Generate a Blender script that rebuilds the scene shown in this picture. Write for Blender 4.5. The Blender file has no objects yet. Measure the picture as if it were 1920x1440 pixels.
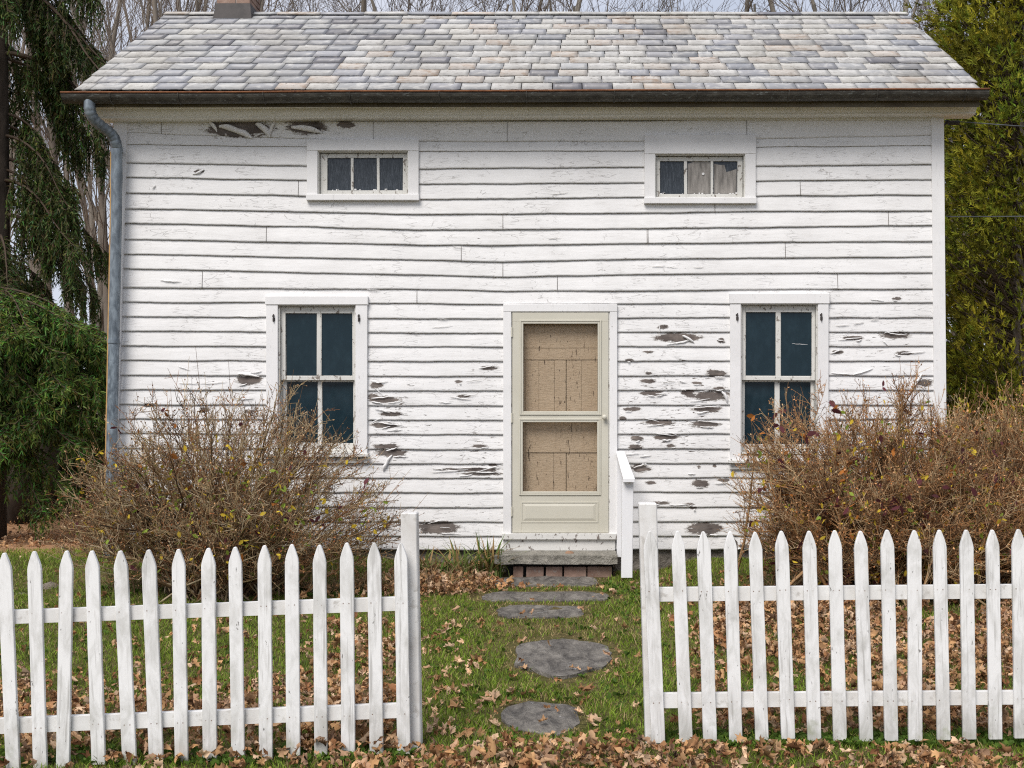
import bpy, math, random
import numpy as np
from mathutils import Vector, Matrix, Euler, noise as mnoise
R = math.radians
S = bpy.context.scene
COL = S.collection

# ------------------------------------------------------------------ camera, sky, sun, exposure
F = 2250.0            # focal length in photo pixels (1920 wide)
CX, CY = 1060.0, 745.0   # the optical axis in the (rectified) photo
CH, CD = 1.6, 11.0    # camera height, distance to the clapboard wall (plane y = 0)
cam_d = bpy.data.cameras.new('camera'); cam = bpy.data.objects.new('camera', cam_d); COL.objects.link(cam)
cam_d.sensor_width = 36; cam_d.lens = F / 1920 * 36
cam_d.shift_x = -(CX - 960) / 1920; cam_d.shift_y = (CY - 720) / 1920
cam_d.clip_start = 0.1; cam_d.clip_end = 2000
cam.location = (0, -CD, CH); cam.rotation_euler = (R(90), 0, 0)
S.camera = cam

SUN_EL, SUN_AZ = 50, 205   # degrees; azimuth clockwise from +y (the sun stands behind the camera, to the left)
W = bpy.data.worlds.new('World'); S.world = W; W.use_nodes = True
nt = W.node_tree; nt.nodes.clear()
def wn(t, **k):
    n = nt.nodes.new(t)
    for a, b in k.items(): setattr(n, a, b)
    return n
wo = wn('ShaderNodeOutputWorld'); bg = wn('ShaderNodeBackground'); sk = wn('ShaderNodeTexSky')
sk.sky_type = 'NISHITA'; sk.sun_disc = False; sk.sun_elevation = R(SUN_EL); sk.sun_rotation = R(SUN_AZ)
sk.air_density = 1.0; sk.dust_density = 2.0
tc = wn('ShaderNodeTexCoord'); mp = wn('ShaderNodeMapping'); mp.inputs['Scale'].default_value = (1, 1, 2.6)
nz = wn('ShaderNodeTexNoise'); nz.inputs['Scale'].default_value = 3.2; nz.inputs['Detail'].default_value = 7; nz.inputs['Roughness'].default_value = .55
rp = wn('ShaderNodeValToRGB'); rp.color_ramp.elements[0].position = .30; rp.color_ramp.elements[1].position = .62
rp.color_ramp.elements[0].color = (.62, .62, .62, 1); rp.color_ramp.elements[1].color = (1, 1, 1, 1)
mx = wn('ShaderNodeMix', data_type='RGBA'); mx.inputs[7].default_value = (5.6, 5.9, 6.8, 1)
mx.clamp_result = False
nt.links.new(tc.outputs['Generated'], mp.inputs[0]); nt.links.new(mp.outputs[0], nz.inputs[0]); nt.links.new(nz.outputs[0], rp.inputs[0])
nt.links.new(rp.outputs[0], mx.inputs[0]); nt.links.new(sk.outputs[0], mx.inputs[6]); nt.links.new(mx.outputs[2], bg.inputs[0])
bg.inputs[1].default_value = 0.095
nt.links.new(bg.outputs[0], wo.inputs[0])

sun_d = bpy.data.lights.new('sun', 'SUN'); sun = bpy.data.objects.new('sun', sun_d); COL.objects.link(sun)
sun_d.energy = 2.6; sun_d.angle = R(30); sun_d.color = (1, .955, .905)
sdir = Vector((math.sin(R(SUN_AZ)) * math.cos(R(SUN_EL)), math.cos(R(SUN_AZ)) * math.cos(R(SUN_EL)), math.sin(R(SUN_EL))))
sun.rotation_euler = sdir.to_track_quat('Z', 'Y').to_euler(); sun.location = (0, -8, 20)
S.view_settings.view_transform = 'Standard'; S.view_settings.look = 'None'; S.view_settings.gamma = 1
S.view_settings.exposure = 0.43
S.render.engine = 'CYCLES'
S.cycles.use_denoising = False; S.cycles.filter_width = 1.15; S.cycles.max_bounces = 6; S.cycles.transparent_max_bounces = 16

# ------------------------------------------------------------------ helpers
def at(px, py, D):
    return Vector(((px - CX) * D / F, D - CD, CH + (CY - py) * D / F))
def wx(px, D=CD): return (px - CX) * D / F
def wz(py, D=CD): return CH + (CY - py) * D / F

def link(o, parent=None):
    COL.objects.link(o)
    if parent is not None: o.parent = parent
    return o
def tag(o, label=None, cat=None, group=None, kind=None):
    if label: o['label'] = label
    if cat: o['category'] = cat
    if group: o['group'] = group
    if kind: o['kind'] = kind
    return o
def empty(name, loc=(0, 0, 0), label=None, cat=None, group=None, rz=0):
    o = bpy.data.objects.new(name, None); o.location = loc; o.rotation_euler = (0, 0, rz); o.empty_display_size = .1
    COL.objects.link(o); return tag(o, label, cat, group)

def npmesh(name, V, Fs, mats, parent=None, mi=None, attrs=None, smooth=False, loc=None):
    """V (n,3); Fs = list of (k,m) index arrays (m verts per face)"""
    me = bpy.data.meshes.new(name)
    V = np.asarray(V, dtype=np.float32)
    Fs = [np.asarray(f, dtype=np.int32) for f in Fs if len(f)]
    me.vertices.add(len(V)); me.vertices.foreach_set('co', V.ravel())
    li = np.concatenate([f.ravel() for f in Fs])
    tot = np.concatenate([np.full(len(f), f.shape[1], dtype=np.int32) for f in Fs])
    st = np.concatenate([[0], np.cumsum(tot)[:-1]]).astype(np.int32)
    me.loops.add(len(li)); me.loops.foreach_set('vertex_index', li)
    me.polygons.add(len(tot)); me.polygons.foreach_set('loop_start', st); me.polygons.foreach_set('loop_total', tot)
    if not isinstance(mats, (list, tuple)): mats = [mats]
    for m in mats: me.materials.append(m)
    if mi is not None: me.polygons.foreach_set('material_index', np.asarray(mi, dtype=np.int32))
    if smooth: me.polygons.foreach_set('use_smooth', np.ones(len(tot), dtype=bool))
    for k, a in (attrs or {}).items():
        a = np.asarray(a, dtype=np.float32)
        if a.ndim == 1:
            at_ = me.attributes.new(k, 'FLOAT', 'POINT'); at_.data.foreach_set('value', a)
        else:
            at_ = me.color_attributes.new(k, 'FLOAT_COLOR', 'POINT')
            at_.data.foreach_set('color', np.concatenate([a, np.ones((len(a), 1), np.float32)], 1).ravel())
    me.update(calc_edges=True); me.validate()
    o = bpy.data.objects.new(name, me); link(o, parent)
    if loc is not None: o.location = loc
    return o

class MB:
    """collects simple solids; build() makes ONE mesh"""
    def __init__(s): s.v = []; s.f = []; s.m = []
    def add(s, v, f, m=0):
        n = len(s.v); s.v += [tuple(p) for p in v]; s.f += [tuple(i + n for i in q) for q in f]; s.m += [m] * len(f)
    def box(s, x0, x1, y0, y1, z0, z1, m=0, M=None):
        v = [Vector((x, y, z)) for z in (z0, z1) for y in (y0, y1) for x in (x0, x1)]
        if M is not None: v = [M @ p for p in v]
        s.add(v, [(0, 2, 3, 1), (4, 5, 7, 6), (0, 1, 5, 4), (2, 6, 7, 3), (0, 4, 6, 2), (1, 3, 7, 5)], m)
    def hexa(s, a, b, m=0):      # two quads of 4 points (front ring a, back ring b)
        s.add(list(a) + list(b), [(3, 2, 1, 0), (4, 5, 6, 7), (0, 1, 5, 4), (1, 2, 6, 5), (2, 3, 7, 6), (3, 0, 4, 7)], m)
    def tube(s, pts, r, k=10, m=0, caps=True):
        pts = [Vector(p) for p in pts]; rs = r if isinstance(r, (list, tuple)) else [r] * len(pts)
        base = len(s.v); ref = None
        for i, p in enumerate(pts):
            t = (pts[min(i + 1, len(pts) - 1)] - pts[max(i - 1, 0)]).normalized()
            if ref is None: ref = t.orthogonal()
            ref = (ref - t * ref.dot(t)).normalized(); b = t.cross(ref)
            for j in range(k):
                a = 2 * math.pi * j / k; s.v.append(tuple(p + (ref * math.cos(a) + b * math.sin(a)) * rs[i]))
        for i in range(len(pts) - 1):
            for j in range(k):
                q = base + i * k
                s.f.append((q + j, q + (j + 1) % k, q + k + (j + 1) % k, q + k + j)); s.m.append(m)
        if caps:
            s.f.append(tuple(base + j for j in reversed(range(k)))); s.m.append(m)
            s.f.append(tuple(base + (len(pts) - 1) * k + j for j in range(k))); s.m.append(m)
    def build(s, name, mats, parent=None, smooth=False, bevel=0, loc=None, segs=1):
        me = bpy.data.meshes.new(name)
        o0 = Vector(loc) if loc is not None else Vector((0, 0, 0))
        me.from_pydata([tuple(Vector(p) - o0) for p in s.v], [], s.f)
        if not isinstance(mats, (list, tuple)): mats = [mats]
        for m in mats: me.materials.append(m)
        me.polygons.foreach_set('material_index', s.m)
        if smooth: me.polygons.foreach_set('use_smooth', [True] * len(s.f))
        me.update()
        o = bpy.data.objects.new(name, me); link(o, parent); o.location = o0
        if bevel:
            b = o.modifiers.new('bevel', 'BEVEL'); b.width = bevel; b.segments = segs; b.limit_method = 'ANGLE'
        return o

# ---- node materials
class NM:
    def __init__(s, name, rough=.8, spec=.3):
        s.m = bpy.data.materials.new(name); s.m.use_nodes = True; s.t = s.m.node_tree; s.t.nodes.clear()
        s.out = s.n('ShaderNodeOutputMaterial'); s.b = s.n('ShaderNodeBsdfPrincipled')
        s.l(s.b.outputs[0], s.out.inputs[0]); s.b.inputs['Roughness'].default_value = rough
        s.b.inputs['Specular IOR Level'].default_value = spec
        s._co = None
    def n(s, t, **k):
        x = s.t.nodes.new(t)
        for a, b in k.items(): setattr(x, a, b)
        return x
    def l(s, a, b): s.t.links.new(a, b)
    def co(s, scale=(1, 1, 1), kind='Object', off=None):
        c = s.n('ShaderNodeTexCoord'); m = s.n('ShaderNodeMapping'); m.inputs['Scale'].default_value = scale
        s.l(c.outputs[kind], m.inputs[0])
        if off is not None:
            v = s.n('ShaderNodeVectorMath', operation='SCALE'); cx = s.n('ShaderNodeCombineXYZ')
            for i in range(3): s.l(off, cx.inputs[i])
            s.l(cx.outputs[0], v.inputs[0]); v.inputs['Scale'].default_value = 37.3
            s.l(v.outputs[0], m.inputs['Location'])
        return m.outputs[0]
    def rand(s): return s.n('ShaderNodeObjectInfo').outputs['Random']
    def noise(s, scale, detail=4, rough=.55, co=None, dist=0, scl=(1, 1, 1)):
        x = s.n('ShaderNodeTexNoise'); x.inputs['Scale'].default_value = scale; x.inputs['Detail'].default_value = detail
        x.inputs['Roughness'].default_value = rough; x.inputs['Distortion'].default_value = dist
        s.l(co if co is not None else s.co(scl), x.inputs[0]); return x.outputs[0]
    def voro(s, scale, co=None, feature='F1', out=0, scl=(1, 1, 1), rnd=1):
        x = s.n('ShaderNodeTexVoronoi', feature=feature); x.inputs['Scale'].default_value = scale; x.inputs['Randomness'].default_value = rnd
        s.l(co if co is not None else s.co(scl), x.inputs[0]); return x.outputs[out]
    def ramp(s, f, stops):
        x = s.n('ShaderNodeValToRGB'); cr = x.color_ramp
        while len(cr.elements) < len(stops): cr.elements.new(.5)
        for e, (p, c) in zip(cr.elements, stops):
            e.position = p; e.color = (c, c, c, 1) if not isinstance(c, (tuple, list)) else (*c, 1)
        s.l(f, x.inputs[0]); return x.outputs[0]
    def mix(s, f, a, b, blend='MIX'):
        x = s.n('ShaderNodeMix', data_type='RGBA', blend_type=blend)
        for v, i in ((f, 0), (a, 6), (b, 7)):
            if isinstance(v, (int, float)): x.inputs[i].default_value = v if i == 0 else (v, v, v, 1)
            elif isinstance(v, (tuple, list)): x.inputs[i].default_value = (*v, 1)
            else: s.l(v, x.inputs[i])
        return x.outputs[2]
    def math(s, op, a, b=0.0, c=None, clamp=False):
        x = s.n('ShaderNodeMath', operation=op); x.use_clamp = clamp
        for v, i in ((a, 0), (b, 1), (c, 2)):
            if v is None: continue
            if isinstance(v, (int, float)): x.inputs[i].default_value = v
            else: s.l(v, x.inputs[i])
        return x.outputs[0]
    def attr(s, name, out='Fac'):
        return s.n('ShaderNodeAttribute', attribute_name=name).outputs[out]
    def sep(s, v, i):
        x = s.n('ShaderNodeSeparateXYZ'); s.l(v, x.inputs[0]); return x.outputs[i]
    def color(s, c):
        if isinstance(c, (tuple, list)): s.b.inputs['Base Color'].default_value = (*c, 1)
        else: s.l(c, s.b.inputs['Base Color'])
    def bump(s, h, strength=.5, dist=.01):
        x = s.n('ShaderNodeBump'); x.inputs['Strength'].default_value = strength; x.inputs['Distance'].default_value = dist
        s.l(h, x.inputs['Height']); s.l(x.outputs[0], s.b.inputs['Normal'])

WHITE = (.79, .782, .772); WOOD = (.20, .175, .155)
def mat_siding():
    n = NM('weathered white clapboard paint', .62, .3)
    peel = n.attr('peel'); dmg = n.attr('damage')
    cs = n.co((1, 1, 3.2))
    rag = n.noise(13, 8, .68, n.co((1, 1, 2.6)), .5)
    m1 = n.math('ADD', peel, n.math('MULTIPLY', n.math('SUBTRACT', rag, .5), 2.3))
    m1 = n.ramp(m1, [(.40, 0.), (.43, 1.)])
    fl = n.noise(21, 5, .6, n.co((.55, 1, 3.0)), .4)              # small random flakes in damaged zones
    m2 = n.math('ADD', fl, n.math('MULTIPLY', dmg, .16))
    m2 = n.ramp(m2, [(.748, 0.), (.763, 1.)])
    mask = n.math('MAXIMUM', m1, m2)
    grain = n.noise(30, 5, .6, n.co((.16, 1, 3)))
    wood = n.mix(n.ramp(n.noise(6, 3), [(.35, 0.), (.65, 1.)]), (.07, .055, .05), (.24, .20, .175)); wood = n.mix(n.ramp(grain, [(.4, 0.), (.65, 1.)]), wood, (.13, .115, .105))
    grime = n.ramp(n.noise(1.7, 6, .65, n.co((1, 1, 1.4))), [(.42, 0.), (.78, 1.)])
    streak = n.ramp(n.noise(9, 5, .6, n.co((.5, 1, 2.4))), [(.5, 0.), (.85, 1.)])
    paint = n.mix(n.math('MULTIPLY', grime, .42), WHITE, (.53, .515, .50))
    paint = n.mix(n.math('MULTIPLY', streak, .30), paint, (.55, .53, .50))
    crk = n.voro(7.0, n.co((.75, 1, 4.2)), 'DISTANCE_TO_EDGE')      # fine cracks
    wob = n.noise(14, 3, .6)
    crk = n.math('ADD', crk, n.math('MULTIPLY', n.math('SUBTRACT', wob, .5), .22))
    ck = n.ramp(n.math('ABSOLUTE', crk), [(.0, 1.), (.012, 0.)])
    sel = n.ramp(n.math('ADD', n.noise(2.3, 3), n.math('MULTIPLY', dmg, .10)), [(.46, 0.), (.58, 1.)])
    ck = n.math('MULTIPLY', ck, sel)
    paint = n.mix(n.math('MULTIPLY', ck, .75), paint, (.28, .26, .24))
    prim = n.math('MAXIMUM', n.ramp(n.math('ADD', peel, n.math('MULTIPLY', n.math('SUBTRACT', rag, .5), 2.3)), [(.22, 0.), (.25, 1.)]), n.ramp(n.math('ADD', fl, n.math('MULTIPLY', dmg, .16)), [(.725, 0.), (.735, 1.)]))
    paint = n.mix(n.math('MULTIPLY', prim, .8), paint, n.mix(n.ramp(grime, [(0., 0.), (1., 1.)]), (.50, .475, .445), (.60, .575, .54)))
    n.color(n.mix(mask, paint, wood))
    h = n.math('SUBTRACT', n.math('MULTIPLY', grain, .22), n.math('ADD', n.math('MULTIPLY', mask, 1.4), n.math('MULTIPLY', prim, .6)))
    h = n.math('ADD', h, n.math('MULTIPLY', n.noise(7, 6, .6, n.co((.5, 1, 2))), 1.1))
    h = n.math('SUBTRACT', h, n.math('MULTIPLY', ck, .5))
    n.bump(h, .55, .006)
    n.l(n.ramp(mask, [(0., .6), (1., .95)]), n.b.inputs['Roughness'])
    return n.m
def mat_trim(name='old white trim paint', base=WHITE, flake=.735, dark=WOOD, grain_axis=(1, 1, .25)):
    n = NM(name, .6, .3)
    off = n.rand()
    fl = n.noise(17, 6, .62, n.co(tuple(a * b for a, b in zip((1.6, 1.6, .9), (1, 1, 1))), off=off), .5)
    mask = n.ramp(fl, [(flake, 0.), (flake + .012, 1.)])
    gr = n.noise(55, 4, .6, n.co(grain_axis, off=off))
    gm = n.ramp(n.noise(2.6, 5, .6, n.co(off=off)), [(.45, 0.), (.8, 1.)])
    c = n.mix(n.math('MULTIPLY', gm, .4), base, tuple(x * .68 for x in base))
    ln = n.ramp(gr, [(.60, 0.), (.72, 1.)])
    c = n.mix(n.math('MULTIPLY', ln, .25), c, (.34, .32, .30))
    n.color(n.mix(mask, c, dark))
    n.bump(n.math('SUBTRACT', n.math('MULTIPLY', gr, .5), n.math('MULTIPLY', mask, 1.)), .35, .004)
    return n.m
def mat_picket():
    n = NM('worn white picket paint', .6, .3)
    off = n.rand(); co = n.co(off=off)
    z = n.sep(n.co(), 2)
    foot = n.ramp(z, [(0., 1.), (.10, .55), (.28, .0)])
    sm = n.noise(9, 6, .65, n.co((1.5, 1.5, .6), off=off), .5)
    g = n.noise(34, 4, .6, n.co((2.2, 1, .10), off=off))
    dirt = n.ramp(n.math('ADD', sm, n.math('MULTIPLY', foot, .20)), [(.44, 0.), (.76, 1.)])
    c = n.mix(n.math('MULTIPLY', dirt, .66), (.80, .795, .785), (.33, .32, .28))
    streaks = n.math('MULTIPLY', n.ramp(g, [(.55, 0.), (.70, 1.)]), n.ramp(n.math('ADD', off, n.noise(3, 2, .5, co)), [(.6, .2), (1.1, .9)]))
    c = n.mix(streaks, c, (.44, .43, .41))
    spots = n.ramp(n.noise(38, 3, .6, n.co((1.6, 1, .7), off=off), .3), [(.69, 0.), (.71, 1.)])
    c = n.mix(n.math('MULTIPLY', spots, .8), c, (.13, .12, .11))
    gl = n.ramp(n.math('ADD', n.noise(8, 4, .6, co), n.math('MULTIPLY', foot, .12)), [(.66, 0.), (.8, 1.)])
    c = n.mix(n.math('MULTIPLY', gl, n.math('MULTIPLY', foot, .75)), c, (.25, .28, .15))
    ox = n.math('ABSOLUTE', n.math('ADD', n.sep(n.co(), 0), n.math('MULTIPLY', off, .006))); oz = z
    for hz in (.695, .185):
        dx = n.math('SUBTRACT', ox, .013); dz = n.math('SUBTRACT', oz, hz); dd = n.math('SQRT', n.math('ADD', n.math('MULTIPLY', dx, dx), n.math('MULTIPLY', dz, dz)))
        c = n.mix(n.math('MULTIPLY', n.ramp(n.math('MULTIPLY', dd, 10), [(.020, .9), (.038, 0.)]), n.ramp(n.noise(2.5, 2, .5, n.co((14, 1, 1), off=off)), [(.44, 0.), (.56, 1.)])), c, (.16, .09, .06))
        st_ = n.math('MULTIPLY', n.ramp(n.math('MULTIPLY', n.math('ABSOLUTE', dx), 10), [(.02, 1.), (.06, 0.)]), n.ramp(n.math('ADD', n.math('MULTIPLY', dz, 5), .5), [(.28, 0.), (.5, .4), (.501, 0.)]))
        c = n.mix(n.math('MULTIPLY', st_, .3), c, (.45, .38, .32))
    n.color(c)
    n.bump(n.math('ADD', g, n.math('MULTIPLY', sm, .7)), .30, .004)
    return n.m
def mat_slate():
    n = NM('weathered slate', .5, .5)
    col = n.attr('Col', 'Color'); w = n.attr('wear')
    s1 = n.noise(9, 6, .62, n.co((1, 1, 1)), .6)
    patch = n.ramp(n.math('ADD', s1, n.math('MULTIPLY', w, .28)), [(.56, 0.), (.72, 1.)])
    c = n.mix(n.math('MULTIPLY', patch, .65), col, (.60, .59, .565))
    big = n.ramp(n.noise(1.3, 5, .6, n.co((1, .5, 1)), .4), [(.42, 0.), (.66, 1.)]); c = n.mix(n.math('MULTIPLY', big, .42), c, (.27, .25, .215))
    crk = n.ramp(n.math('ABSOLUTE', n.math('SUBTRACT', n.noise(6, 4, .55, n.co((.7, 1.6, 1.6)), .8), .5)), [(0., 1.), (.012, 0.)])
    crk = n.math('MULTIPLY', crk, n.ramp(w, [(.35, 0.), (.6, 1.)]))
    c = n.mix(n.math('MULTIPLY', crk, .75), c, (.16, .13, .11))
    c = n.mix(n.math('MULTIPLY', n.ramp(n.noise(26, 5, .6), [(.5, 0.), (.8, 1.)]), .35), c, (.26, .22, .19))
    n.color(c)
    n.bump(n.math('ADD', n.math('MULTIPLY', s1, .5), n.math('MULTIPLY', n.math('SUBTRACT', n.noise(40, 4), crk), .4)), .2, .005)
    n.l(n.ramp(w, [(0., .42), (.7, .8)]), n.b.inputs['Roughness'])
    return n.m
def mat_simple(name, c1, c2, scale=8, rough=.8, bump=.3, bd=.005, spec=.3, scl=(1, 1, 1), metal=0, lo=.35, hi=.7, c3=None, s3=40):
    n = NM(name, rough, spec); off = n.rand()
    a = n.noise(scale, 6, .6, n.co(scl, off=off), .2)
    c = n.mix(n.ramp(a, [(lo, 0.), (hi, 1.)]), c1, c2)
    b = n.noise(s3, 4, .6, n.co(scl, off=off))
    if c3 is not None: c = n.mix(n.ramp(b, [(.58, 0.), (.68, 1.)]), c, c3)
    n.color(c); n.b.inputs['Metallic'].default_value = metal
    n.bump(n.math('ADD', a, n.math('MULTIPLY', b, .5)), bump, bd)
    return n.m
def mat_leafy(name, rough=.75, trans=.25, spec=.2):
    """vertex-coloured thin foliage; some light passes through"""
    n = NM(name, rough, spec)
    c = n.attr('Col', 'Color'); n.color(c)
    t = n.n('ShaderNodeBsdfTranslucent'); n.l(c, t.inputs[0]); m = n.n('ShaderNodeMixShader'); m.inputs[0].default_value = trans
    n.l(n.b.outputs[0], m.inputs[1]); n.l(t.outputs[0], m.inputs[2]); n.l(m.outputs[0], n.out.inputs[0])
    return n.m
def mat_glass():
    n = NM('old dark window glass', .04, .12)
    n.color(n.mix(n.ramp(n.noise(14, 5, .6, n.co((1, 1, .5))), [(.45, 0.), (.8, 1.)]), (.010, .024, .033), (.018, .038, .050)))
    n.b.inputs['Roughness'].default_value = .12; n.b.inputs['Specular IOR Level'].default_value = .25
    n.bump(n.noise(3, 2), .25, .02)
    return n.m
def mat_dustglass():
    n = NM('dusty attic glass', .5, .4)
    a = n.noise(30, 5, .7, n.co((3, 1, .45), off=None), 1.2)
    n.color(n.mix(n.ramp(a, [(.45, 0.), (.72, 1.)]), (.018, .026, .036), (.085, .10, .12)))
    return n.m
def mat_innerdoor():
    n = NM('tan cracked door paint', .65, .25)
    cr = n.ramp(n.noise(60, 4, .6, n.co((.35, 1, 1.6)), .6), [(.42, 0.), (.52, 1.)])
    v = n.ramp(n.noise(4, 6, .6, n.co((5, 1, .35)), .3), [(.45, 0.), (.75, 1.)])
    c = n.mix(cr, (.52, .40, .27), (.585, .455, .315)); c = n.mix(n.math('MULTIPLY', v, .35), c, (.44, .31, .20))
    fl = n.ramp(n.math('ADD', n.noise(26, 5, .65, n.co((2.6, 1, .45)), .5), n.math('MULTIPLY', n.noise(1.9, 2, .5, n.co((3, 1, .3))), .22)), [(.735, 0.), (.75, 1.)])
    n.color(n.mix(fl, c, (.07, .045, .03)))
    n.bump(n.math('SUBTRACT', cr, fl), .4, .004); return n.m
def mat_screen():
    n = NM('insect screen', .7, .2); n.color((.16, .12, .08))
    t = n.n('ShaderNodeBsdfTransparent'); m = n.n('ShaderNodeMixShader'); m.inputs[0].default_value = .12
    n.l(t.outputs[0], m.inputs[1]); n.l(n.b.outputs[0], m.inputs[2]); n.l(m.outputs[0], n.out.inputs[0]); return n.m
def mat_galv():
    n = NM('galvanised steel', .5, .5)
    a = n.noise(22, 5, .65, n.co((1, 1, .35)), .4); b = n.noise(3, 3, .5, n.co((1, 1, .3)))
    c = n.mix(n.ramp(a, [(.4, 0.), (.62, 1.)]), (.10, .125, .15), (.27, .32, .36)); c = n.mix(n.ramp(b, [(.4, 0.), (.7, .5)]), c, (.16, .18, .20))
    n.color(c); n.b.inputs['Metallic'].default_value = .35; n.bump(a, .15, .004); return n.m
def mat_ground():
    n = NM('soil and turf', .95, .1)
    p = n.co(); x = n.sep(p, 0); y = n.sep(p, 1)
    a = n.noise(3.2, 7, .62); b = n.noise(38, 5, .65); v = n.voro(26, None, 'F1', 1)
    vs = n.sep(v, 0)
    turf = n.mix(n.ramp(a, [(.35, 0.), (.65, 1.)]), (.08, .09, .02), (.20, .15, .07)); turf = n.mix(n.ramp(b, [(.4, 0.), (.7, 1.)]), turf, (.035, .03, .014))
    lit = n.mix(vs, (.22, .115, .06), (.60, .36, .20)); lit = n.mix(n.ramp(b, [(.42, 0.), (.6, .6)]), lit, (.36, .20, .11))
    edge = n.math('ADD', y, n.math('MULTIPLY', n.math('SUBTRACT', a, .5), 1.2))
    k = n.ramp(n.math('MULTIPLY_ADD', edge, .1, .5), [(.50, 0.), (.53, 1.)])
    n.color(n.mix(k, turf, lit)); n.bump(n.math('ADD', b, vs), .8, .03); return n.m
def mat_stone(name, c1, c2, c3):
    n = NM(name, .78, .3); off = n.rand()
    a = n.noise(7, 8, .70, n.co((1.4, .55, 1), off=off), .7); b = n.noise(30, 5, .65, n.co(off=off))
    c = n.mix(n.ramp(a, [(.35, 0.), (.65, 1.)]), c1, c2); c = n.mix(n.ramp(b, [(.5, 0.), (.8, .7)]), c, tuple(x * .55 for x in c1))
    s = n.ramp(n.noise(17, 3, .5, n.co(off=off), .2), [(.70, 0.), (.73, 1.)]); c = n.mix(s, c, c3)
    n.color(c); n.bump(n.math('ADD', n.math('MULTIPLY', a, 2.4), n.math('MULTIPLY', b, .5)), 1.0, .03); return n.m

M = dict(
    siding=mat_siding(), trim=mat_trim(), trimv=mat_trim('old white casing paint', (.77, .762, .755), .70),
    worn=mat_trim('badly flaking sill paint', (.66, .65, .62), .60, (.20, .17, .15), (.2, 1, 1)),
    sash=mat_trim('flaking cream sash paint', (.64, .63, .59), .60, (.22, .19, .16)),
    cornice=mat_trim('dull ivory cornice paint', (.78, .77, .715), .78, (.25, .2, .15), (.2, 1, 1)),
    fascia=mat_simple('dirty fascia paint', (.11, .09, .065), (.22, .19, .14), 5, .8, .3, scl=(.5, 1, 2)),
    picket=mat_picket(), slate=mat_slate(), glass=mat_glass(), dustglass=mat_dustglass(),
    tan=mat_innerdoor(), screen=mat_screen(), galv=mat_galv(),
    door=mat_simple('cream storm door enamel', (.54, .515, .43), (.58, .555, .47), 3, .42, .05, spec=.4),
    gutter=mat_simple('tarnished gutter metal', (.034, .031, .026), (.090, .084, .070), 16, .6, .25, .004, .4, (.6, 1, 2), .2, c3=(.15, .16, .15)),
    rust=mat_simple('rust', (.13, .05, .022), (.25, .11, .05), 20, .85, .3, c3=(.10, .035, .02)),
    tanrust=mat_simple('ochre rust stain', (.38, .22, .08), (.50, .32, .14), 14, .85, .2),
    lead=mat_simple('dull lead flashing', (.035, .030, .028), (.075, .064, .060), 6, .6, .2, spec=.4),
    brick=mat_simple('old red brick', (.20, .125, .095), (.34, .235, .185), 9, .9, .8, .01, c3=(.30, .26, .23), s3=22),
    mortar=mat_simple('mortar', (.38, .36, .33), (.5, .48, .45), 20, .9, .5),
    bluestone=mat_stone('bluestone slab', (.27, .255, .215), (.38, .355, .305), (.4, .39, .36)),
    flag=mat_stone('grey flagstone', (.085, .077, .070), (.30, .275, .24), (.42, .41, .40)),
    rock=mat_stone('field stone', (.20, .165, .125), (.30, .26, .21), (.4, .38, .34)),
    found=mat_stone('foundation stone', (.16, .14, .12), (.28, .25, .21), (.38, .35, .3)),
    bark=mat_simple('grey brown bark', (.13, .105, .085), (.28, .245, .205), 7, .95, .8, .02, .1, (1, 1, .25), c3=(.36, .35, .30), s3=12),
    darkbark=mat_simple('dark spruce bark', (.030, .024, .019), (.07, .056, .045), 9, .95, .8, .02, .1, (1, 1, .3)),
    stem=mat_leafy('woody stems', .85, 0, .2), foliage=mat_leafy('foliage', .7, .3), dryleaf=mat_leafy('dry leaves', .8, .18),
    grass=mat_leafy('grass blades', .6, .3, .25), needle=mat_leafy('spruce needles', .65, .12),
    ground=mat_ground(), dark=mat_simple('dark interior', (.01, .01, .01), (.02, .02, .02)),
    whitewood=mat_simple('fresh white painted wood', (.76, .76, .77), (.84, .84, .85), 12, .5, .12, .003, scl=(1, 1, .2)),
    oldwood_lip_shade=mat_simple('grey weathered wood and board lip shade', (.07, .06, .05), (.16, .14, .12), 14, .9, .5, .005, .1, (1, 1, .2)),
    wire=mat_simple('wire insulation', (.05, .055, .06), (.12, .13, .14), 5, .6, .1),
    curtain=mat_simple('grey net curtain', (.15, .14, .13), (.38, .355, .325), 9, .9, .3, .01, .1, (3, 1, .5)),
)
rng = np.random.default_rng(7); rnd = random.Random(11)

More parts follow.
